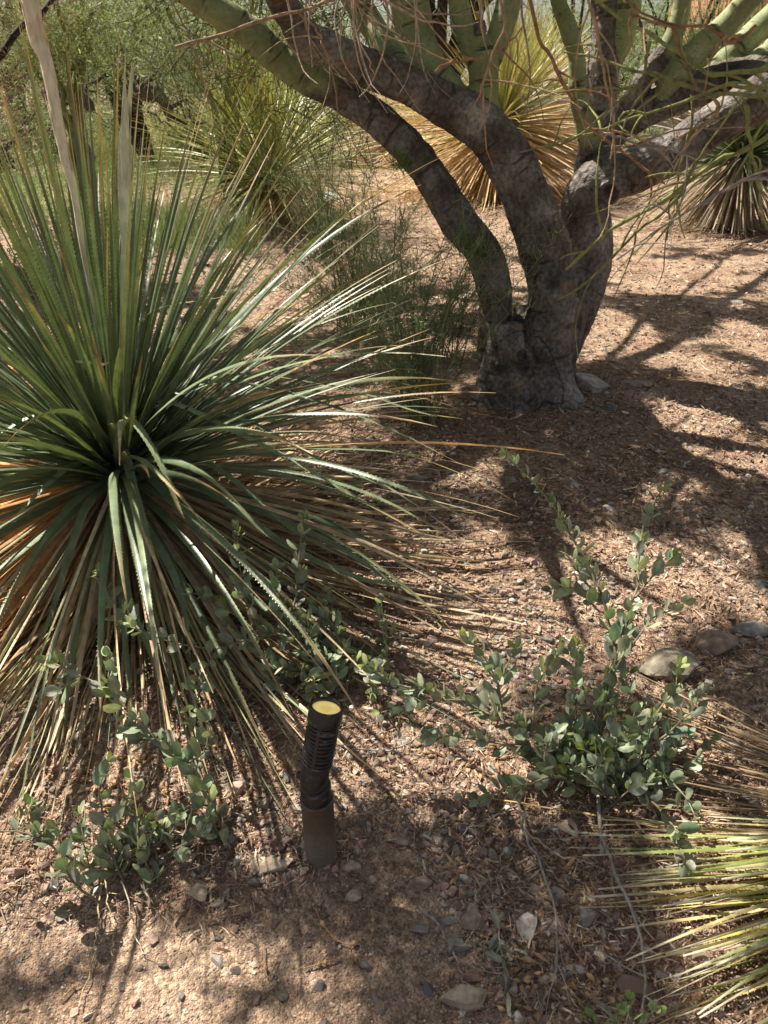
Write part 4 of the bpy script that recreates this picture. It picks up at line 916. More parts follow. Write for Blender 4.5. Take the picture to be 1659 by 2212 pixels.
# ------------------------------------------------------------------ rocks lying on the soil
STC = dict(tan=(.46, .36, .26), grey=(.29, .255, .22), brown=(.34, .25, .19), red=(.36, .23, .18), slate=(.20, .195, .18), green=(.26, .225, .165), pale=(.48, .42, .36), dark=(.15, .125, .11), pink=(.42, .28, .23))
ROCKS = [
 (1452,1438,135,108,'green','large smooth olive brown boulder with white lichen specks beside the round leaved shrub'),
 (1530,1385,108,82,'brown','rugged tan boulder behind the olive brown boulder'),
 (1618,1352,95,60,'slate','dark flat stone at the right edge behind the rugged tan boulder'),
 (1640,1258,34,66,'slate','narrow slate stone standing in shade at the right edge'),
 (1272,824,84,60,'pale','pale grey wedge shaped rock leaning at the foot of the tree'),
 (1320,879,46,30,'slate','dark blue grey stone in front of the wedge shaped rock'),
 (1378,827,84,26,'brown','flat brown stone right of the wedge shaped rock'),
 (590,1865,104,62,'tan','flat tan stone just left of the spotlight post'),
 (435,1917,52,70,'tan','oblong upright tan stone below the leaning shrub'),
 (474,1950,38,26,'green','small smooth grey green pebble beside the oblong tan stone'),
 (133,1976,60,30,'green','flat greenish stone in the sun at lower left'),
 (36,1882,48,34,'pink','pinkish stone at the left edge under the trailing blades'),
 (116,1910,32,28,'slate','grey round stone below the low left shrub'),
 (1229,1778,46,72,'tan','tall tan stone standing below the wide shrub'),
 (1076,1778,32,36,'brown','small brown stone left of the tall tan stone'),
 (510,1706,42,34,'pink','rounded pinkish stone left of the spotlight'),
 (757,1870,46,36,'tan','blocky tan stone at the right foot of the post'),
 (1030,1990,62,54,'brown','brown angular stone in the middle of the lower stone row'),
 (965,1983,56,36,'grey','grey flat stone left of the brown angular stone'),
 (984,2035,58,60,'grey','dark grey stone under the brown angular stone'),
 (1136,1998,52,72,'pale','pale tan upright stone with a smooth face among the lower stones'),
 (1202,1996,44,56,'pink','broken pinkish stone between two bare twigs'),
 (1266,1990,64,56,'grey','round grey stone right of the bare twigs'),
 (1002,2158,104,84,'tan','largest tan boulder at the bottom edge'),
 (1020,2108,62,44,'red','reddish wedge stone resting by the bottom boulder'),
 (1038,1838,40,38,'brown','round brown stone below the wide shrub on the left'),
 (985,1840,34,34,'brown','brown stone left of the round brown stone'),
 (955,1915,34,34,'red','rust red chip in the shaded gravel'),
 (910,1910,52,44,'brown','long dark brown shard in the shaded gravel'),
 (870,1812,76,30,'brown','long flat brown shard right of the post'),
 (1245,2096,42,30,'pale','small pale stone near the lower right blades'),
 (1196,2114,34,34,'pale','small rounded pale stone left of the lower right blades'),
 (765,1932,36,32,'tan','tan stone in the gravel below the post'),
 (330,2024,26,42,'pink','narrow tan stone on the sunlit path'),
 (720,1660,30,24,'slate','dark chip behind the post'),
 (355,2083,28,20,'grey','grey chip at the end of the long dry stem'),
 (870,1600,46,26,'pale','pale flat stone under the shrub branch'),
 (1110,1725,34,26,'tan','tan stone beneath the lowest shrub branch'),
 (900,1030,66,20,'green','flat grey green stone under the blade tips'),
 (1428,1020,28,16,'pale','small whitish stone in the shade of the tree'),
 (1008,645,34,26,'tan','tan stone behind the left tree stem'),
 (1585,650,42,16,'grey','grey flat stone in the limb shadow'),
 (1105,1035,28,18,'grey','small grey stone in the middle of the shade'),
 (1240,1045,24,26,'pale','pale stone near the tall shrub tip'),
 (1315,1100,30,20,'pale','light stone beyond the shrub tips'),
 (1280,1290,34,22,'pink','pink stone on the sunlit soil behind the shrub'),
 (1145,1215,40,24,'pink','pink stone at the edge of the sunlit soil'),
 (1310,1250,30,18,'grey','grey stone right of the pink stone'),
 (1185,1380,40,22,'grey','grey broken stone on sunlit soil'),
 (1130,1410,30,28,'tan','tan stone beside the small upright branch'),
 (1400,850,36,18,'brown','brown flat stone right of the flat brown one'),
 (790,2085,34,26,'grey','small grey stone on the path'),
 (905,2005,40,34,'grey','grey stone near the bottom centre twig'),
 (830,1255,26,14,'tan','tan chip near the fallen blade tips'),
 (1700,1500,60,40,'tan','tan stone beyond the right edge'),
]
for k_, (u, v, wd, ht, cn, lab) in enumerate(ROCKS):
    if u > 1680: continue
    r = np.random.default_rng(100+k_)
    big = wd*ht > 1500; c_ = atH(u, v+ht*.12); m = pxm(c_)
    rx = wd*m*.54; dn = CAMZ/np.hypot(CAMZ, c_[1]); # sine of view angle
    rz = min(rx*.75, ht*m*.5); ry = max(rx*.45, min(rx*1.15, (ht*m*.54-rz*.45)/max(dn, .2)))
    if 'flat' in lab: rz *= .55
    vv_, f = rockmesh(4, r, 17 if big else 12, .34, .80, .05)
    vv_ = vv_/np.abs(vv_).max(0)
    if 'wedge' in lab:
        vv_[:, 2] *= np.clip(1.0-.75*(vv_[:, 0]+.55), .1, 1.15)
    col_ = np.array(STC[cn])*(1+.25*vnoise(vv_*3+k_, 5))[:, None]
    if 'lichen' in lab: col_ = np.where((fbm(vv_*9, 77, 3) > .38)[:, None] & (vv_[:, 0] > .1)[:, None], np.array([.5, .5, .46]), col_)
    an = r.uniform(-.35, .35); cs, sn = math.cos(an), math.sin(an)
    V = vv_*np.array([rx, ry, rz]); V = V@np.array([[cs, sn, 0], [-sn, cs, 0], [0, 0, 1]]); 
    A = Acc(); cc_ = np.array([c_[0], c_[1], gh(c_[0], c_[1])+rz*.28]); A.add(V+cc_, t=f, c=col_)
    o = A.build('rock', M_stone, loc=tuple(cc_), smooth=False); tag(o, lab, 'rock')
# more loose stones, every one its own object; four shapes shared
protos = []
for k_ in range(8):
    r = np.random.default_rng(300+k_); vv_, f = rockmesh(2 if k_ % 2 else 3, r, 10, .35, .8, .03); vv_ = vv_/np.abs(vv_).max()
    A = Acc(); A.add(vv_*np.array([1, r.uniform(.6, .95), r.uniform(.4, .7)]), t=f, c=np.array(list(STC.values())[k_]))
    protos.append(A.build('stone', M_stone, smooth=False))
placed = [(atH(q[0], q[1])[:2], q[2]*pxm(atH(q[0], q[1]))) for q in ROCKS]; cnt = 0
while cnt < 190:
    u, v = rng.uniform(-60, 1720), rng.uniform(880, 2230)
    if rng.uniform() > .35+.65*(v-880)/1350: continue
    p = atH(u, v); bm_ = float(berm(p[0], p[1]))
    if bm_ < .5 and rng.uniform() < .85: continue
    if np.hypot(p[0]-CX, p[1]-CY) < .75 and u < 600: continue
    if np.hypot(p[0]-bx, p[1]-by) < .33: continue
    s_ = rng.uniform(.010, .019)*(1+.25*rng.exponential())
    if any(np.hypot(*(p[:2]-q)) < (rad_*.5+s_) for q, rad_ in placed): continue
    placed.append((p[:2], s_*2)); pr_ = protos[cnt % 8]; o = pr_ if cnt < 8 else pr_.copy()
    if cnt >= 8: COL.objects.link(o)
    o.location = (p[0], p[1], p[2]+s_*.10); o.rotation_euler = (rng.normal()*.2, rng.normal()*.2, rng.uniform(0, 6.28)); o.scale = (s_, s_*rng.uniform(.8, 1.1), s_)
    LM = [((694, 1842), 'spotlight post'), ((1170, 850), 'foot of the tree'), ((1290, 1690), 'wide round leaved shrub'), ((1452, 1460), 'olive brown boulder'), ((1002, 2158), 'bottom tan boulder'), ((490, 1818), 'leaning shrub'), ((270, 1910), 'low left shrub'), ((590, 1880), 'flat tan stone'), ((1136, 2020), 'pale upright stone'), ((1000, 1150), 'fallen blade tips'), ((1500, 1000), 'right hand sunlit patch'), ((1229, 1800), 'tall tan stone'), ((1240, 1170), 'tall shrub tip')]
    qs = [(np.hypot(*(atH(*a_)[:2]-p[:2])), a_, b_) for a_, b_ in LM]; qd, qa, qn = min(qs, key=lambda z_: z_[0]); qp = atH(*qa)
    sd_ = ('left of' if p[0] < qp[0] else 'right of') if abs(p[0]-qp[0]) > abs(p[1]-qp[1]) else ('beyond' if p[1] > qp[1] else 'in front of')
    cn_ = list(STC)[cnt % 8]; cn_ = {'slate': 'slate grey', 'green': 'greenish', 'red': 'reddish', 'dark': 'dark', 'pink': 'pinkish', 'pale': 'pale'}.get(cn_, cn_)
    sz_ = 'tiny' if s_ < .0125 else 'small' if s_ < .016 else 'chunky' if s_ < .021 else 'larger'
    ds_ = 'close' if qd < .15 else 'near' if qd < .35 else 'some way'
    tag(o, f"{sz_} {cn_} angular stone {ds_} {sd_} the {qn}".replace('close left', 'just left').replace('close right', 'just right').replace('close beyond', 'just beyond').replace('close in', 'just in').replace('near ', 'a little ').replace('foot of the tree', 'foot of the tree'), 'stone', 'loose angular stones in the gravel'); cnt += 1

# ------------------------------------------------------------------ gravel (countless)
PC = np.array([(.40, .285, .225), (.35, .29, .245), (.46, .36, .27), (.29, .19, .16), (.56, .50, .43), (.29, .26, .21), (.42, .30, .215), (.36, .22, .17), (.24, .20, .17)])
def scatter(n, vr=(380, 2330), ur=(-500, 2150), pw=1.0):
    u = rng.uniform(*ur, n); v = vr[0]+(vr[1]-vr[0])*rng.uniform(0, 1, n)**pw
    a = (u-829.5)/FPX; b = (1106-v)/FPX; d = np.stack([a, cP+b*sP, -sP+b*cP], -1); z = np.zeros(n)
    for _ in range(3):
        t = (z-CAMZ)/d[:, 2]; z = gh(d[:, 0]*t, d[:, 1]*t)
    return d[:, 0]*t, d[:, 1]*t, z
A = Acc()
tem = [(rockmesh(1, rng, 6, .35, .8, 0)) for _ in range(12)]; tem2 = [(rockmesh(2, rng, 9, .28, .75, 0)) for _ in range(14)]
def gravel(A, n, smin, smax, tem, vr=(380, 2330), pathkeep=1.0, pexp=2.2, pw=1.0):
    x, y, z = scatter(n, vr, pw=pw)
    clump = vnoise(np.stack([x, y], -1)/.22, 91)
    k = (rng.uniform(size=n) < np.where(berm(x, y) < .5, pathkeep, 1.0)*np.clip(.6+.9*clump, .12, 1))
    x, y, z = x[k], y[k], z[k]; n = len(x)
    dist = np.hypot(y, CAMZ); s = smin+(smax-smin)*rng.uniform(size=n)**(pexp*2); s = np.maximum(s, .0008*dist)
    T_ = rng.integers(0, len(tem), n); RM = rotm(n, rng, True); col_ = PC[rng.integers(0, len(PC), n)]*rng.uniform(.7, 1.25, (n, 1))
    for j, (tv, tf) in enumerate(tem):
        i = np.where(T_ == j)[0]; sc = s[i, None]*np.stack([np.ones(len(i)), rng.uniform(.6, 1, len(i)), rng.uniform(.4, .75, len(i))], -1)
        V = np.einsum('nij,nkj->nki', RM[i], tv[None]*sc[:, None])+np.stack([x[i], y[i], z[i]+s[i]*.18], -1)[:, None]
        F = tf[None]+(np.arange(len(i))*len(tv))[:, None, None]
        A.add(V, t=F.reshape(-1, 3), c=np.repeat(col_[i], len(tv), 0))
gravel(A, 80000, .0014, .0042, tem, vr=(1100, 2330), pathkeep=.75, pexp=1.0)
gravel(A, 36000, .003, .012, tem, pathkeep=.10)
gravel(A, 15000, .006, .019, tem2, vr=(480, 2330), pathkeep=.04, pexp=.95)
gravel(A, 11000, .006, .019, tem, vr=(430, 1500), pathkeep=.04, pexp=.8)
tag(A.build('gravel', M_gravel, smooth=False), 'brown, pink and grey gravel strewn over the soil', 'gravel', kind='stuff')

# ------------------------------------------------------------------ litter: dry leaflets, needles, straws
A = Acc()
n = 150000; x, y, z = scatter(n, (330, 2250), pw=1.15); b_ = berm(x, y)
u_, v_ = topx(x, y, z); den = np.where(b_ < .5, .012, .42)+.6*sstep(1350, 1000, v_)*(b_ > .5)+.15*(u_ > 1200)+.55*vnoise(np.stack([x, y], -1)/.35, 95)+.25*(v_ < 1000)
k = rng.uniform(size=n) < den; x, y, z = x[k], y[k], z[k]; n = len(x); dist = np.hypot(y, CAMZ)
ln = rng.uniform(.006, .028, n)*(1+.18*dist); a_ = rng.uniform(0, 2*np.pi, n); st = np.stack([x, y, z+rng.uniform(.002, .012, n)], -1)
P = curly(st, np.stack([np.cos(a_), np.sin(a_), rng.normal(0, .15, n)], -1), ln, n=4, wander=.2); P[..., 2] = np.maximum(P[..., 2], gh(P[..., 0], P[..., 1])+.002)
LCc = np.array([(.50, .36, .24), (.40, .25, .16), (.20, .11, .075), (.62, .50, .36), (.27, .15, .10), (.15, .105, .08)])
W = (rng.uniform(.0008, .0022, n)*(1+.60*np.maximum(dist-1.6, 0)))[:, None]*np.array([[.6, 1, 1, .3]])
W = np.where(rng.uniform(size=(n, 1)) < .22, W*2.6, W)
ribbons(A, P, W, np.cross(tang(P), rng.normal(0, .4, (n, 1, 3))+np.array([0, 0, 1.])), LCc[rng.integers(0, 6, n)]*rng.uniform(.6, 1.25, (n, 1)))
tag(A.build('leaf_litter', M_litter), 'tan and rust brown leaflets, straws and needles covering the soil', 'litter', kind='stuff')
# beaded seed pods
A = Acc(); n = 620; uv = []
cl = [(1450, 1640, 130, 60), (1100, 1650, 150, 50), (1400, 1560, 130, 50), (360, 1640, 120, 60), (250, 1020, 60, 40), (1230, 2120, 90, 50), (1550, 1650, 80, 50), (1200, 1860, 120, 70), (300, 1690, 150, 50), (1500, 1100, 120, 120), (960, 1250, 160, 60)]
for i in range(n):
    c_ = cl[rng.integers(len(cl))]; uv.append((c_[0]+rng.normal()*c_[2], c_[1]+rng.normal()*c_[3]))
st = np.array([atH(u, v, .006) for u, v in uv]); a_ = rng.uniform(0, 6.28, n)
P = curly(st, np.stack([np.cos(a_), np.sin(a_), rng.normal(0, .1, n)], -1), rng.uniform(.016, .045, n), n=9, wander=.12); P[..., 2] = np.maximum(P[..., 2], gh(P[..., 0], P[..., 1])+.004)
two = rng.uniform(size=n) < .4; pr1 = np.array([.1, .15, .5, .95, 1, .8, .35, .12, .05]); pr2 = np.array([.1, .5, 1, .5, .18, .5, .95, .45, .05])
rad = np.where(two[:, None], pr2, pr1)*rng.uniform(.0038, .0062, (n, 1)); tubes(A, P, rad, np.array([.46, .29, .16])*rng.uniform(.6, 1.25, (n, 1)), k=7)
tag(A.build('seed_pods', M_litter), 'scattered orange brown beaded seed pods lying in drifts', 'seed pods', kind='stuff')
def pod(label, pts, beads):
    rows = np.array([atH(u, v, .008) for u, v in pts]); n = 60; P = crv(rows, n); t_ = np.linspace(0, 1, n)
    rad = .0012+.0042*sum(np.exp(-((t_-b)/.045)**2) for b in beads); A = Acc(); tubes(A, P[None], rad[None], np.array([.46, .29, .15])*(1+.15*np.sin(t_*60))[None, :, None], k=8)
    o = A.build('seed_pod', M_litter, loc=tuple(rows[0])); tag(o, label, 'seed pod')
pod('long curved tan seed pod with two swellings on the path below the post', [(682, 1962), (697, 1995), (725, 2028), (755, 2040), (780, 2028)], (.25, .5, .85))
pod('short upright tan seed pod right of the long curved one', [(803, 1968), (806, 2000), (798, 2040)], (.3, .6))
pod('brown pod lying level at the centre of the path', [(655, 2092), (690, 2082), (735, 2070)], (.5, .65))
pod('thin forked dry pod left of the level brown pod', [(570, 2040), (572, 2085), (580, 2110), (600, 2070)], (.4,))
pod('dark red pod beside the grey chip on the sunlit path', [(130, 2160), (155, 2135), (172, 2125)], (.6,))
pod('tan beaded pod chain beside the olive brown boulder', [(1440, 1500), (1470, 1490), (1510, 1478), (1560, 1470)], (.2, .45, .7))

# ------------------------------------------------------------------ fallen twigs and dry stems
def twig(label, pts, w0, w1, c=(.33, .29, .25), sides=6, h0=.012, sl=(.04, .15)):
    rows = np.array([atH(u, v, h_ if h_ else h0) for (u, v, h_) in [(q+(0,))[:3] for q in pts]]); n = 40; P = crv(rows, n); P[:, :2] += np.stack([vnoise(np.stack([np.arange(n)*.4, np.full(n, pts[0][0]*.1+s)], -1), 2) for s in range(2)], -1)*.005
    P[:, 2] = np.maximum(P[:, 2], gh(P[:, 0], P[:, 1])+w0*.5)
    A = Acc(); tubes(A, P[None], (np.linspace(w0, w1, n)/2)[None], np.array(c)*(1+.2*vnoise(np.stack([np.arange(n)*.8, np.zeros(n)], -1), 8))[None, :, None], k=7, caps=True)
    if sides:
        i = rng.integers(4, n-3, sides); dd = (P[np.minimum(i+3, n-1)]-P[i]); dd = norm(dd)+rng.normal(0, .7, (sides, 3))*np.array([1, 1, .4]); Q = curly(P[i], dd, rng.uniform(*sl, sides), n=8, wander=.15)
        Q[..., 2] = np.maximum(Q[..., 2], gh(Q[..., 0], Q[..., 1])+.003); tubes(A, Q, np.linspace(w1*.45, w1*.15, 8)[None]*np.ones((sides, 1)), np.array(c)*rng.uniform(.8, 1.3, (sides, 1)), k=5)
    o = A.build('fallen_twig', M_twig, loc=tuple(rows[0])); tag(o, label, 'twig')
twig('long bare grey twig running from the wide shrub to the bottom edge, right one', [(1292,1700,.03), (1300,1790,.05), (1322,1865,.06), (1362,1955,.06), (1385,2050,.04), (1395,2130,.03), (1378,2230)], .0085, .004, sides=9)
twig('long bare grey twig left of the longest one', [(1118,1740,.04), (1135,1810,.05), (1172,1880,.05), (1198,1990,.04), (1198,2080,.03), (1172,2180)], .0065, .0025, sides=8)
twig('grey twig lying across the shaded gravel at bottom centre', [(905,1958), (950,2005), (985,2070), (1010,2140)], .006, .003, sides=3)
twig('thick grey twig entering from the right edge below the wide shrub', [(1700,1635,.02), (1600,1615,.03), (1540,1592,.02), (1480,1560)], .011, .005, sides=4)
twig('curved grey twig right of the spotlight head', [(738,1606,.02), (800,1622), (870,1612,.02), (918,1570,.03)], .006, .003, sides=1)
twig('forked thin twig beneath the lower left edge of the wide shrub', [(1110,1745,.03), (1050,1775,.03), (1000,1800,.02), (978,1855)], .004, .0018, sides=5)
twig('pale straight straw lying under the wide shrub', [(1130,1790,.02), (1210,1850,.03), (1290,1862,.03)], .003, .0015, c=(.5, .43, .34), sides=3)
twig('long pale dry stem standing down the path from the low left shrub', [(222,1880,.03), (212,1980,.02), (204,2060,.01), (175,2170)], .004, .002, c=(.50, .38, .22), sides=0)
twig('thin pale dry stem beside the long one', [(262,1900,.03), (285,1980,.02), (300,2040,.01), (328,2065)], .003, .0015, c=(.48, .42, .3), sides=0)
twig('dry straw pointing at the path left of the oblong stone', [(225,1900,.03), (240,1990,.02), (246,2064)], .003, .0015, c=(.46, .4, .22), sides=0)
twig('yellow straw lying level left of the flat tan stone', [(372,1848), (430,1846), (485,1840)], .003, .0015, c=(.55, .42, .22), sides=0)
twig('bare brown twigs at the foot of the low left shrub', [(320,1960), (312,1880,.03), (330,1790,.06), (340,1700,.08)], .005, .002, c=(.26, .2, .16), sides=9)
twig('thin green stem lying across the gravel at mid height of the post', [(500,1690), (600,1700), (760,1722), (860,1720), (1000,1700)], .003, .0015, c=(.22, .24, .10), sides=1)
for k_ in range(26):
    u, v = rng.uniform(850, 1650), rng.uniform(560, 1300); p = atH(u, v); a_ = rng.uniform(0, 6.28); l_ = rng.uniform(.05, .16)
    st = np.array([[p[0], p[1], p[2]+.012]]); P = curly(st, np.array([[math.cos(a_), math.sin(a_), 0.]]), np.array([l_]), n=8, wander=.2); P[..., 2] = gh(P[..., 0], P[..., 1])+.01
    A = Acc(); tubes(A, P, np.linspace(.0022, .001, 8)[None], np.array([.34, .2, .13])*rng.uniform(.7, 1.3), k=5, caps=True)
    qs = [(np.hypot(*(atH(*a2_)[:2]-p[:2])), a2_, b2_) for a2_, b2_ in LM]; qd, qa, qn = min(qs, key=lambda z_: z_[0]); qp = atH(*qa)
    sd_ = ('left of' if p[0] < qp[0] else 'right of') if abs(p[0]-qp[0]) > abs(p[1]-qp[1]) else ('beyond' if p[1] > qp[1] else 'in front of')
    tag(A.build('fallen_twig', M_twig, loc=tuple(p)), f"{'very short' if l_ < .09 else 'short' if l_ < .125 else 'longer'} thin brown twig {'just' if qd < .3 else 'some way'} {sd_} the {qn}", 'twig', 'short brown twigs on the ground')
# pale dead blade caught on the desert spoon
A = Acc(); P = crv(np.array([atY(152, 782, 2.02), atY(190, 784, 2.02), atY(220, 788, 2.03), atY(240, 782, 2.04)]), 12)[None]
ribbons(A, P, np.array([[.004, .008, .009, .009, .009, .009, .008, .008, .007, .006, .004, .001]]), np.cross(tang(P), np.array([0, 1., .3])), (.55, .52, .36), fold=.3)
tag(A.build('dead_leaf', M_dry, loc=tuple(P[0, 0])), 'pale dead leaf scrap caught across the upright green blades', 'leaf')

# ------------------------------------------------------------------ background
# round pale stone cap and little post
A = Acc(); p = atH(712, 452); mp_ = pxm(p); zc = p[2]+.13; lathe(A, [(0, -.02), (17*mp_, -.015), (20*mp_, 0), (17*mp_, .02), (0, .035)], (p[0], p[1], zc), (0.1, -.5, 1), c=(.72, .76, .8), k=24)
lathe(A, [(.03, -.16), (.03, -.01)], (p[0], p[1], zc), (0, 0, 1), c=(.2, .2, .2), k=12)
tag(A.build('path_lamp', M_gravel, loc=tuple(p)), 'small post with a pale round cap behind the wispy shrub', 'garden light')
A = Acc(); p = atH(808, 362); lathe(A, [(.05, -.1), (.045, .22), (.03, .26), (0, .26)], p, (0, 0, 1), c=(.22, .19, .16), k=14)
tag(A.build('bollard', M_twig, loc=tuple(p)), 'short grey post standing on the sunny path behind the leaning stem', 'post')
# low mauve wall
M_wall = attrmat('mauve_block', rough=.9, spec=.2, var=.3, scale=6, bump=.6, bscale=40)
def block(A, x0, x1, y0, y1, z0, z1, c):
    V = np.array([(x, y, z) for x in (x0, x1) for y in (y0, y1) for z in (z0, z1)]); A.add(V, q=[(0, 1, 3, 2), (4, 6, 7, 5), (0, 4, 5, 1), (2, 3, 7, 6), (1, 5, 7, 3), (0, 2, 6, 4)], c=c)
Yw = 15.5; x0 = atY(1130, 200, Yw)[0]; x1 = x0+8.5
A = Acc(); xw = x0
while xw < x1:
    for rw in range(5):
        off_ = .2*(rw % 2); 
        block(A, xw+off_, xw+off_+.395, Yw, Yw+.2, rw*.2-.02+.003, rw*.2+.175, np.array([.36, .24, .25])*rng.uniform(.85, 1.15))
    xw += .4
block(A, x0+.2, x1, Yw+.012, Yw+.19, -.05, .985, (.25, .19, .19))
block(A, x0-.02, x1+.25, Yw-.04, Yw+.24, .99, 1.07, (.42, .31, .31))
tag(A.build('block_wall', M_wall, loc=(x0, Yw, 0), smooth=False), 'low mauve block wall with a cap course behind the tree', 'wall')
# terracotta building at far right
A = Acc(); Yb = 24.; xa = atY(1570, 50, Yb)[0]
block(A, xa, xa+7, Yb, Yb+5, -.1, 3.6, (.50, .20, .13)); block(A, xa-.12, xa+7.12, Yb-.12, Yb+5.12, 3.6, 3.8, (.42, .17, .11)); block(A, xa+1.4, xa+1.8, Yb-.1, Yb-.001, 0, 3.6, (.44, .18, .12))
BD = thing('building', 'terracotta rendered building behind the upper right limbs', 'building', (xa, Yb, 0)); A.build('wall', M_wall, BD, smooth=False)
A = Acc(); block(A, xa+2.6, xa+3.8, Yb-.05, Yb-.002, 1.0, 2.2, (.05, .06, .07)); A.build('window', M_wall, BD, smooth=False)

def bgtree(label, u, Yd, H, cw, leafc, trunkc=(.05, .04, .035), nleaf=9000, lean=0., group=None, low=.25, trunkr=.11, lsz=.045, twig=0.45, name='mesquite_tree', cc=None):
    x0 = (u-829.5)/FPX*(Yd*cP+CAMZ*sP); p0 = np.array([x0, Yd, gh(x0, Yd)-.05]); o = thing(name, label, 'bush' if 'bush' in name else 'tree', p0, group)
    A = Acc(); ends = []
    for k in range(9):
        a_ = k*2.4+rng.normal()*.3; rad = cw*rng.uniform(.35, .8); hh = H*rng.uniform(.5, .92)
        P = crv([[*p0, trunkr], [p0[0]+lean*H*.25+rng.normal()*.08, p0[1], p0[2]+H*.22, trunkr*.8], [p0[0]+lean*H*.4+math.cos(a_)*rad*.35, p0[1]+math.sin(a_)*rad*.35, p0[2]+H*.42, trunkr*.4], [p0[0]+lean*H*.4+math.cos(a_)*rad, p0[1]+math.sin(a_)*rad, p0[2]+hh, .02]], 16)
        P[2:, :3] += rng.normal(0, .03, (14, 3)); tubes(A, P[None, :, :3], P[None, :, 3], trunkc, k=8); ends.append(P)
    A.build('trunk', M_twig, o)
    A = Acc(); E = np.concatenate([e[6:, :3] for e in ends]); nc = 90
    cl = E[rng.integers(0, len(E), nc)]+rng.normal(0, cw*.22, (nc, 3))*np.array([1, 1, .7]); cl[:, 2] = np.clip(cl[:, 2], H*low, H*1.05)
    ci = rng.integers(0, nc, nleaf); sig = cw*rng.uniform(.09, .2, nc); pos = cl[ci]+rng.normal(size=(nleaf, 3))*sig[ci][:, None]*np.array([1, 1, .8])
    Q = curly(pos, rng.normal(size=(nleaf, 3))+np.array([0, 0, -.2]), rng.uniform(lsz*1.2, lsz*3.2, nleaf), n=4, wander=.3)
    cv = (np.array(leafc)*.95+.04)*rng.uniform(.6, 1.35, (nleaf, 1))*(rng.uniform(.75, 1.2, nc)[ci])[:, None]
    br = rng.uniform(size=(nleaf, 1)) < twig; cv = np.where(br, np.array(cc if cc is not None else (.15, .12, .08))*rng.uniform(.6, 1.3, (nleaf, 1)), cv)
    wd = np.where(br, .2, 1.)*lsz*.32; ribbons(A, Q, wd*np.array([[.5, 1, .9, .2]])*np.ones((nleaf, 1)), np.cross(tang(Q), rng.normal(size=(nleaf, 1, 3))), cv)
    A.build('crown', M_far, o); return o
bgtree('bushy green mesquite far back between the two pale flower stalks', 330, 15., 4.6, 2.4, (.17, .25, .09), nleaf=17000, lean=-.3, low=.3)
bgtree('olive mesquite far back left of the thick flower stalk', 60, 17., 5.0, 2.6, (.20, .22, .10), nleaf=13000, low=.3)
bgtree('pale green tree far back above the yellow green desert spoon', 560, 18., 5.2, 2.6, (.22, .28, .12), nleaf=15000, low=.25)
bgtree('dark trunked tree far back between the two green upright limbs', 955, 12.5, 5.5, 1.9, (.12, .16, .07), nleaf=9000, low=.5, trunkr=.17, trunkc=(.03, .025, .022))
bgtree('light green tree behind the mauve wall left of the grey upright limb', 1220, 21., 5.0, 2.6, (.24, .32, .13), nleaf=14000, low=.2)
bgtree('light green tree behind the mauve wall at centre right', 1430, 19., 4.6, 2.6, (.26, .35, .14), nleaf=17000, low=.15)
bgtree('olive tree behind the terracotta building corner', 1640, 20., 5.0, 2.2, (.20, .26, .11), nleaf=10000, low=.3)
bgtree('pale tree in the gap left of the dark trunk', 790, 22., 5.0, 2.6, (.24, .30, .13), nleaf=12000, low=.2)
far = [(-150, 30), (180, 34), (420, 40), (640, 32), (900, 36), (1080, 30), (1330, 34), (1580, 38), (1800, 30), (-350, 36), (2000, 34)]
f0 = bgtree('distant rounded desert tree in the tree line', far[0][0], far[0][1], 4.2, 3.6, (.20, .26, .12), nleaf=11000, low=.12, lsz=.10, group='distant trees on the skyline')
kids = list(f0.children)
WHERE = ['beyond the left edge behind the bare brown tree', 'between the thick flower stalk and the pale spear', 'above the dark fallen log', 'above the wispy shrub', 'left of the dark trunked tree', 'behind the straw yellow desert spoon', 'behind the grey upright limb', 'behind the right green limbs', 'beyond the right edge', 'far beyond the left edge', 'far beyond the right edge']
f0['label'] = 'distant rounded tree '+WHERE[0]
wi = 0
for (u, Yd) in far[1:]:
    wi += 1; o = f0.copy(); o['label'] = 'distant rounded tree '+WHERE[wi]; COL.objects.link(o); o.location = ((u-829.5)/FPX*(Yd*cP+CAMZ*sP), Yd, 0); o.rotation_euler = (0, 0, rng.uniform(0, 6)); s_ = rng.uniform(.85, 1.3); o.scale = (s_, s_, s_*rng.uniform(.8, 1.1))
    for c_ in kids:
        d_ = c_.copy(); COL.objects.link(d_); d_.parent = o
for lab_, u_, Y_, H_, W_, c_ in [('rounded olive bush at the far end of the grass, right of the fallen logs', 440, 15., 1.5, 1.3, (.24,.29,.14)), ('pale bush behind the black dead trunk', 110, 17., 1.6, 1.6, (.26,.31,.16)),
    ('yellowish bush above the wispy shrub', 700, 16., 1.5, 1.4, (.32,.34,.15)), ('low grey green bush left of the straw coloured desert spoon', 830, 17.5, 1.3, 1.3, (.28,.31,.17)), ('bright bush behind the thick flower stalk', 10, 13.5, 1.4, 1.4, (.22,.30,.12)),
    ('grey green bush in front of the far trees between the blades', 250, 19., 1.8, 1.8, (.25,.30,.16)), ('olive bush behind the pale yellow green desert spoon', 580, 13.5, 1.7, 1.3, (.27,.31,.14)), ('small bush in front of the mauve wall', 1330, 14.6, 1.0, .9, (.25,.31,.14))]:
    bgtree(lab_, u_, Y_, H_, W_, c_, nleaf=6500, low=.02, trunkr=.03, lsz=.04, twig=.3, name='desert_bush')
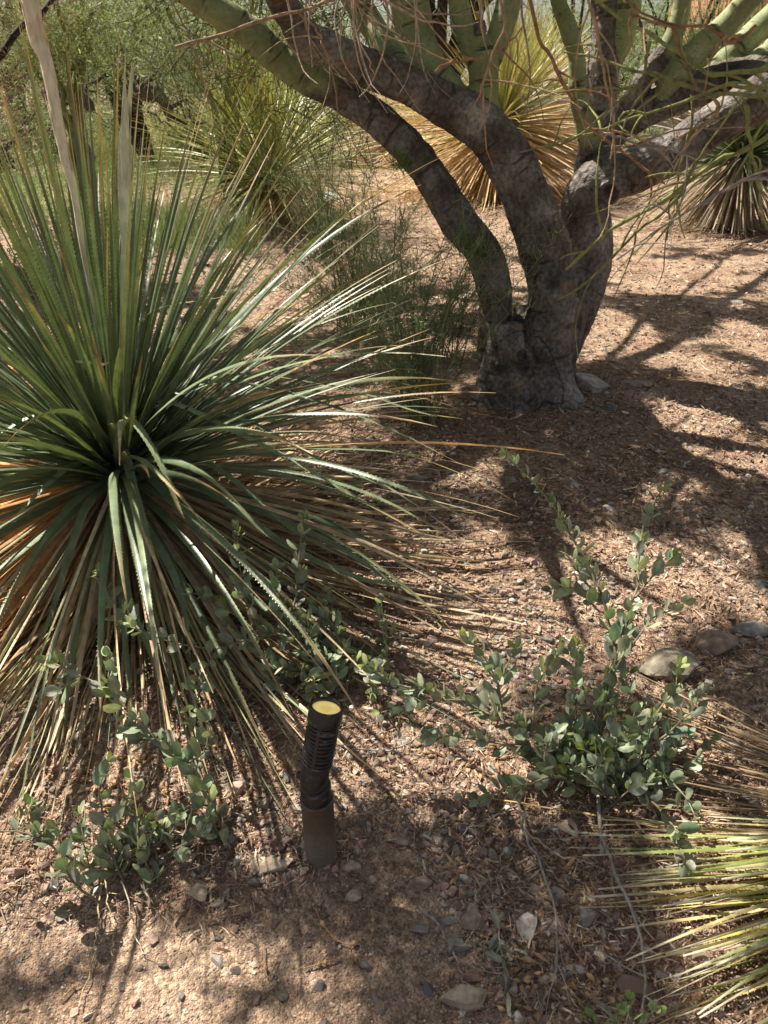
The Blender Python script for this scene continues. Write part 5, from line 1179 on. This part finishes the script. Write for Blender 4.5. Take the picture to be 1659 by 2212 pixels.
# bare brown twiggy tree at the left edge
bt = bgtree('leafless brown twiggy tree at the left edge', -40, 6.8, 3.6, 1.35, (.26, .17, .12), nleaf=11000, low=.30, lsz=.045, twig=.9, cc=(.30, .19, .14), trunkr=.08, name='bare_tree')
bgtree('olive twiggy palo verde behind the upright blades', 190, 9.5, 4.0, 1.7, (.24, .28, .11), nleaf=16000, low=.44, lsz=.04, twig=.6, cc=(.26, .26, .12), trunkr=.05, name='palo_verde_tree', trunkc=(.2, .22, .1))
bgtree('airy palo verde with drooping olive twigs left of the leaning stem', 500, 9.0, 3.6, 1.7, (.26, .30, .12), nleaf=10000, low=.46, lsz=.035, twig=.6, cc=(.28, .28, .13), trunkr=.045, name='palo_verde_tree', trunkc=(.2, .22, .1))
# dark fallen logs
def log(label, pts, sides):
    rows = np.array([[*atY(u, v, Yd), wd*.5*pxm(atY(u, v, Yd))] for (u, v, wd, Yd) in pts]); n = 30; P = crv(rows, n); A = Acc()
    P[:, 3] *= 1+.2*vnoise(np.stack([np.arange(n)*.4, np.zeros(n)], -1), 4); tubes(A, P[None, :, :3], P[None, :, 3], (.085, .068, .055), k=12, caps=True)
    for _ in range(sides):
        i = rng.integers(3, n-2); Q = curly(P[i:i+1, :3], np.array([[rng.normal(), rng.normal()*.4, rng.uniform(-.3, 1)]]), np.array([rng.uniform(.4, 1.1)]), n=8, wander=.3); tubes(A, Q, np.linspace(.05, .01, 8)[None], (.05, .04, .035), k=7)
    tag(A.build('fallen_log', M_twig, loc=tuple(rows[0, :3])), label, 'log')
log('twisted black dead trunk lying left of the upright blades', [(95,205,22,13.),(140,195,34,13.),(175,210,30,13.),(200,240,18,13.)], 5)
log('knotted dark dead trunk lying in the grass behind the pale spear', [(290,205,24,13.5),(325,200,36,13.5),(355,220,26,13.5),(368,262,12,13.5)], 6)
log('dark leaning dead trunk rising between the blades', [(262,188,26,16.),(235,160,24,16.),(205,120,18,16.),(180,85,12,16.)], 3)

# green herbs and grass behind on the left
def patch(A, n, ub, vb, hh, c, wd, lean=.25, seg=4):
    u = rng.uniform(*ub, n); v = rng.uniform(*vb, n); P0 = []
    a = (u-829.5)/FPX; b = (1106-v)/FPX; d = np.stack([a, cP+b*sP, -sP+b*cP], -1); t = (0-CAMZ)/d[:, 2]; x, y = d[:, 0]*t, d[:, 1]*t
    st = np.stack([x, y, gh(x, y)], -1); cl = vnoise(np.stack([x, y], -1)/.8, 44)
    k = cl > -.35; st = st[k]; n = len(st); cl = cl[k]
    Q = curly(st, np.stack([rng.normal(0, lean, n), rng.normal(0, lean, n), np.ones(n)], -1), rng.uniform(.35, 1, n)*hh*(1+.5*cl), n=seg, wander=.12, grav=.05)
    ribbons(A, Q, (wd*(1+.06*st[:, 1]))[:, None]*np.linspace(1, .2, seg)[None], np.cross(tang(Q), rng.normal(size=(n, 1, 3))), np.array(c)*rng.uniform(.65, 1.35, (n, 1))); return Q
A = Acc()
patch(A, 26000, (-500, 560), (262, 560), .38, (.27, .32, .16), .0035); patch(A, 9000, (180, 520), (250, 380), .55, (.36, .38, .17), .004); patch(A, 4000, (820, 1700), (250, 300), .5, (.36, .38, .2), .005)
tag(A.build('grass', M_far), 'light yellow green grass growing beyond the desert spoon', 'grass', kind='stuff')
A = Acc(); Q = patch(A, 7000, (-500, 330), (330, 640), .42, (.18, .27, .11), .003, lean=.4)
m = len(Q)*5; a = rng.integers(0, len(Q), m); i = rng.integers(1, 4, m); P2 = curly(Q[a, i], rng.normal(size=(m, 3))+np.array([0, 0, .3]), rng.uniform(.02, .05, m), n=3, wander=.1)
ribbons(A, P2, np.tile(np.array([[.006, .013, .002]]), (m, 1)), np.cross(tang(P2), rng.normal(size=(m, 1, 3))), np.array([.20, .31, .12])*rng.uniform(.6, 1.4, (m, 1)))
tag(A.build('herbs', M_far), 'leafy mid green herbs covering the ground at the left', 'herbs', kind='stuff')
print('done build')
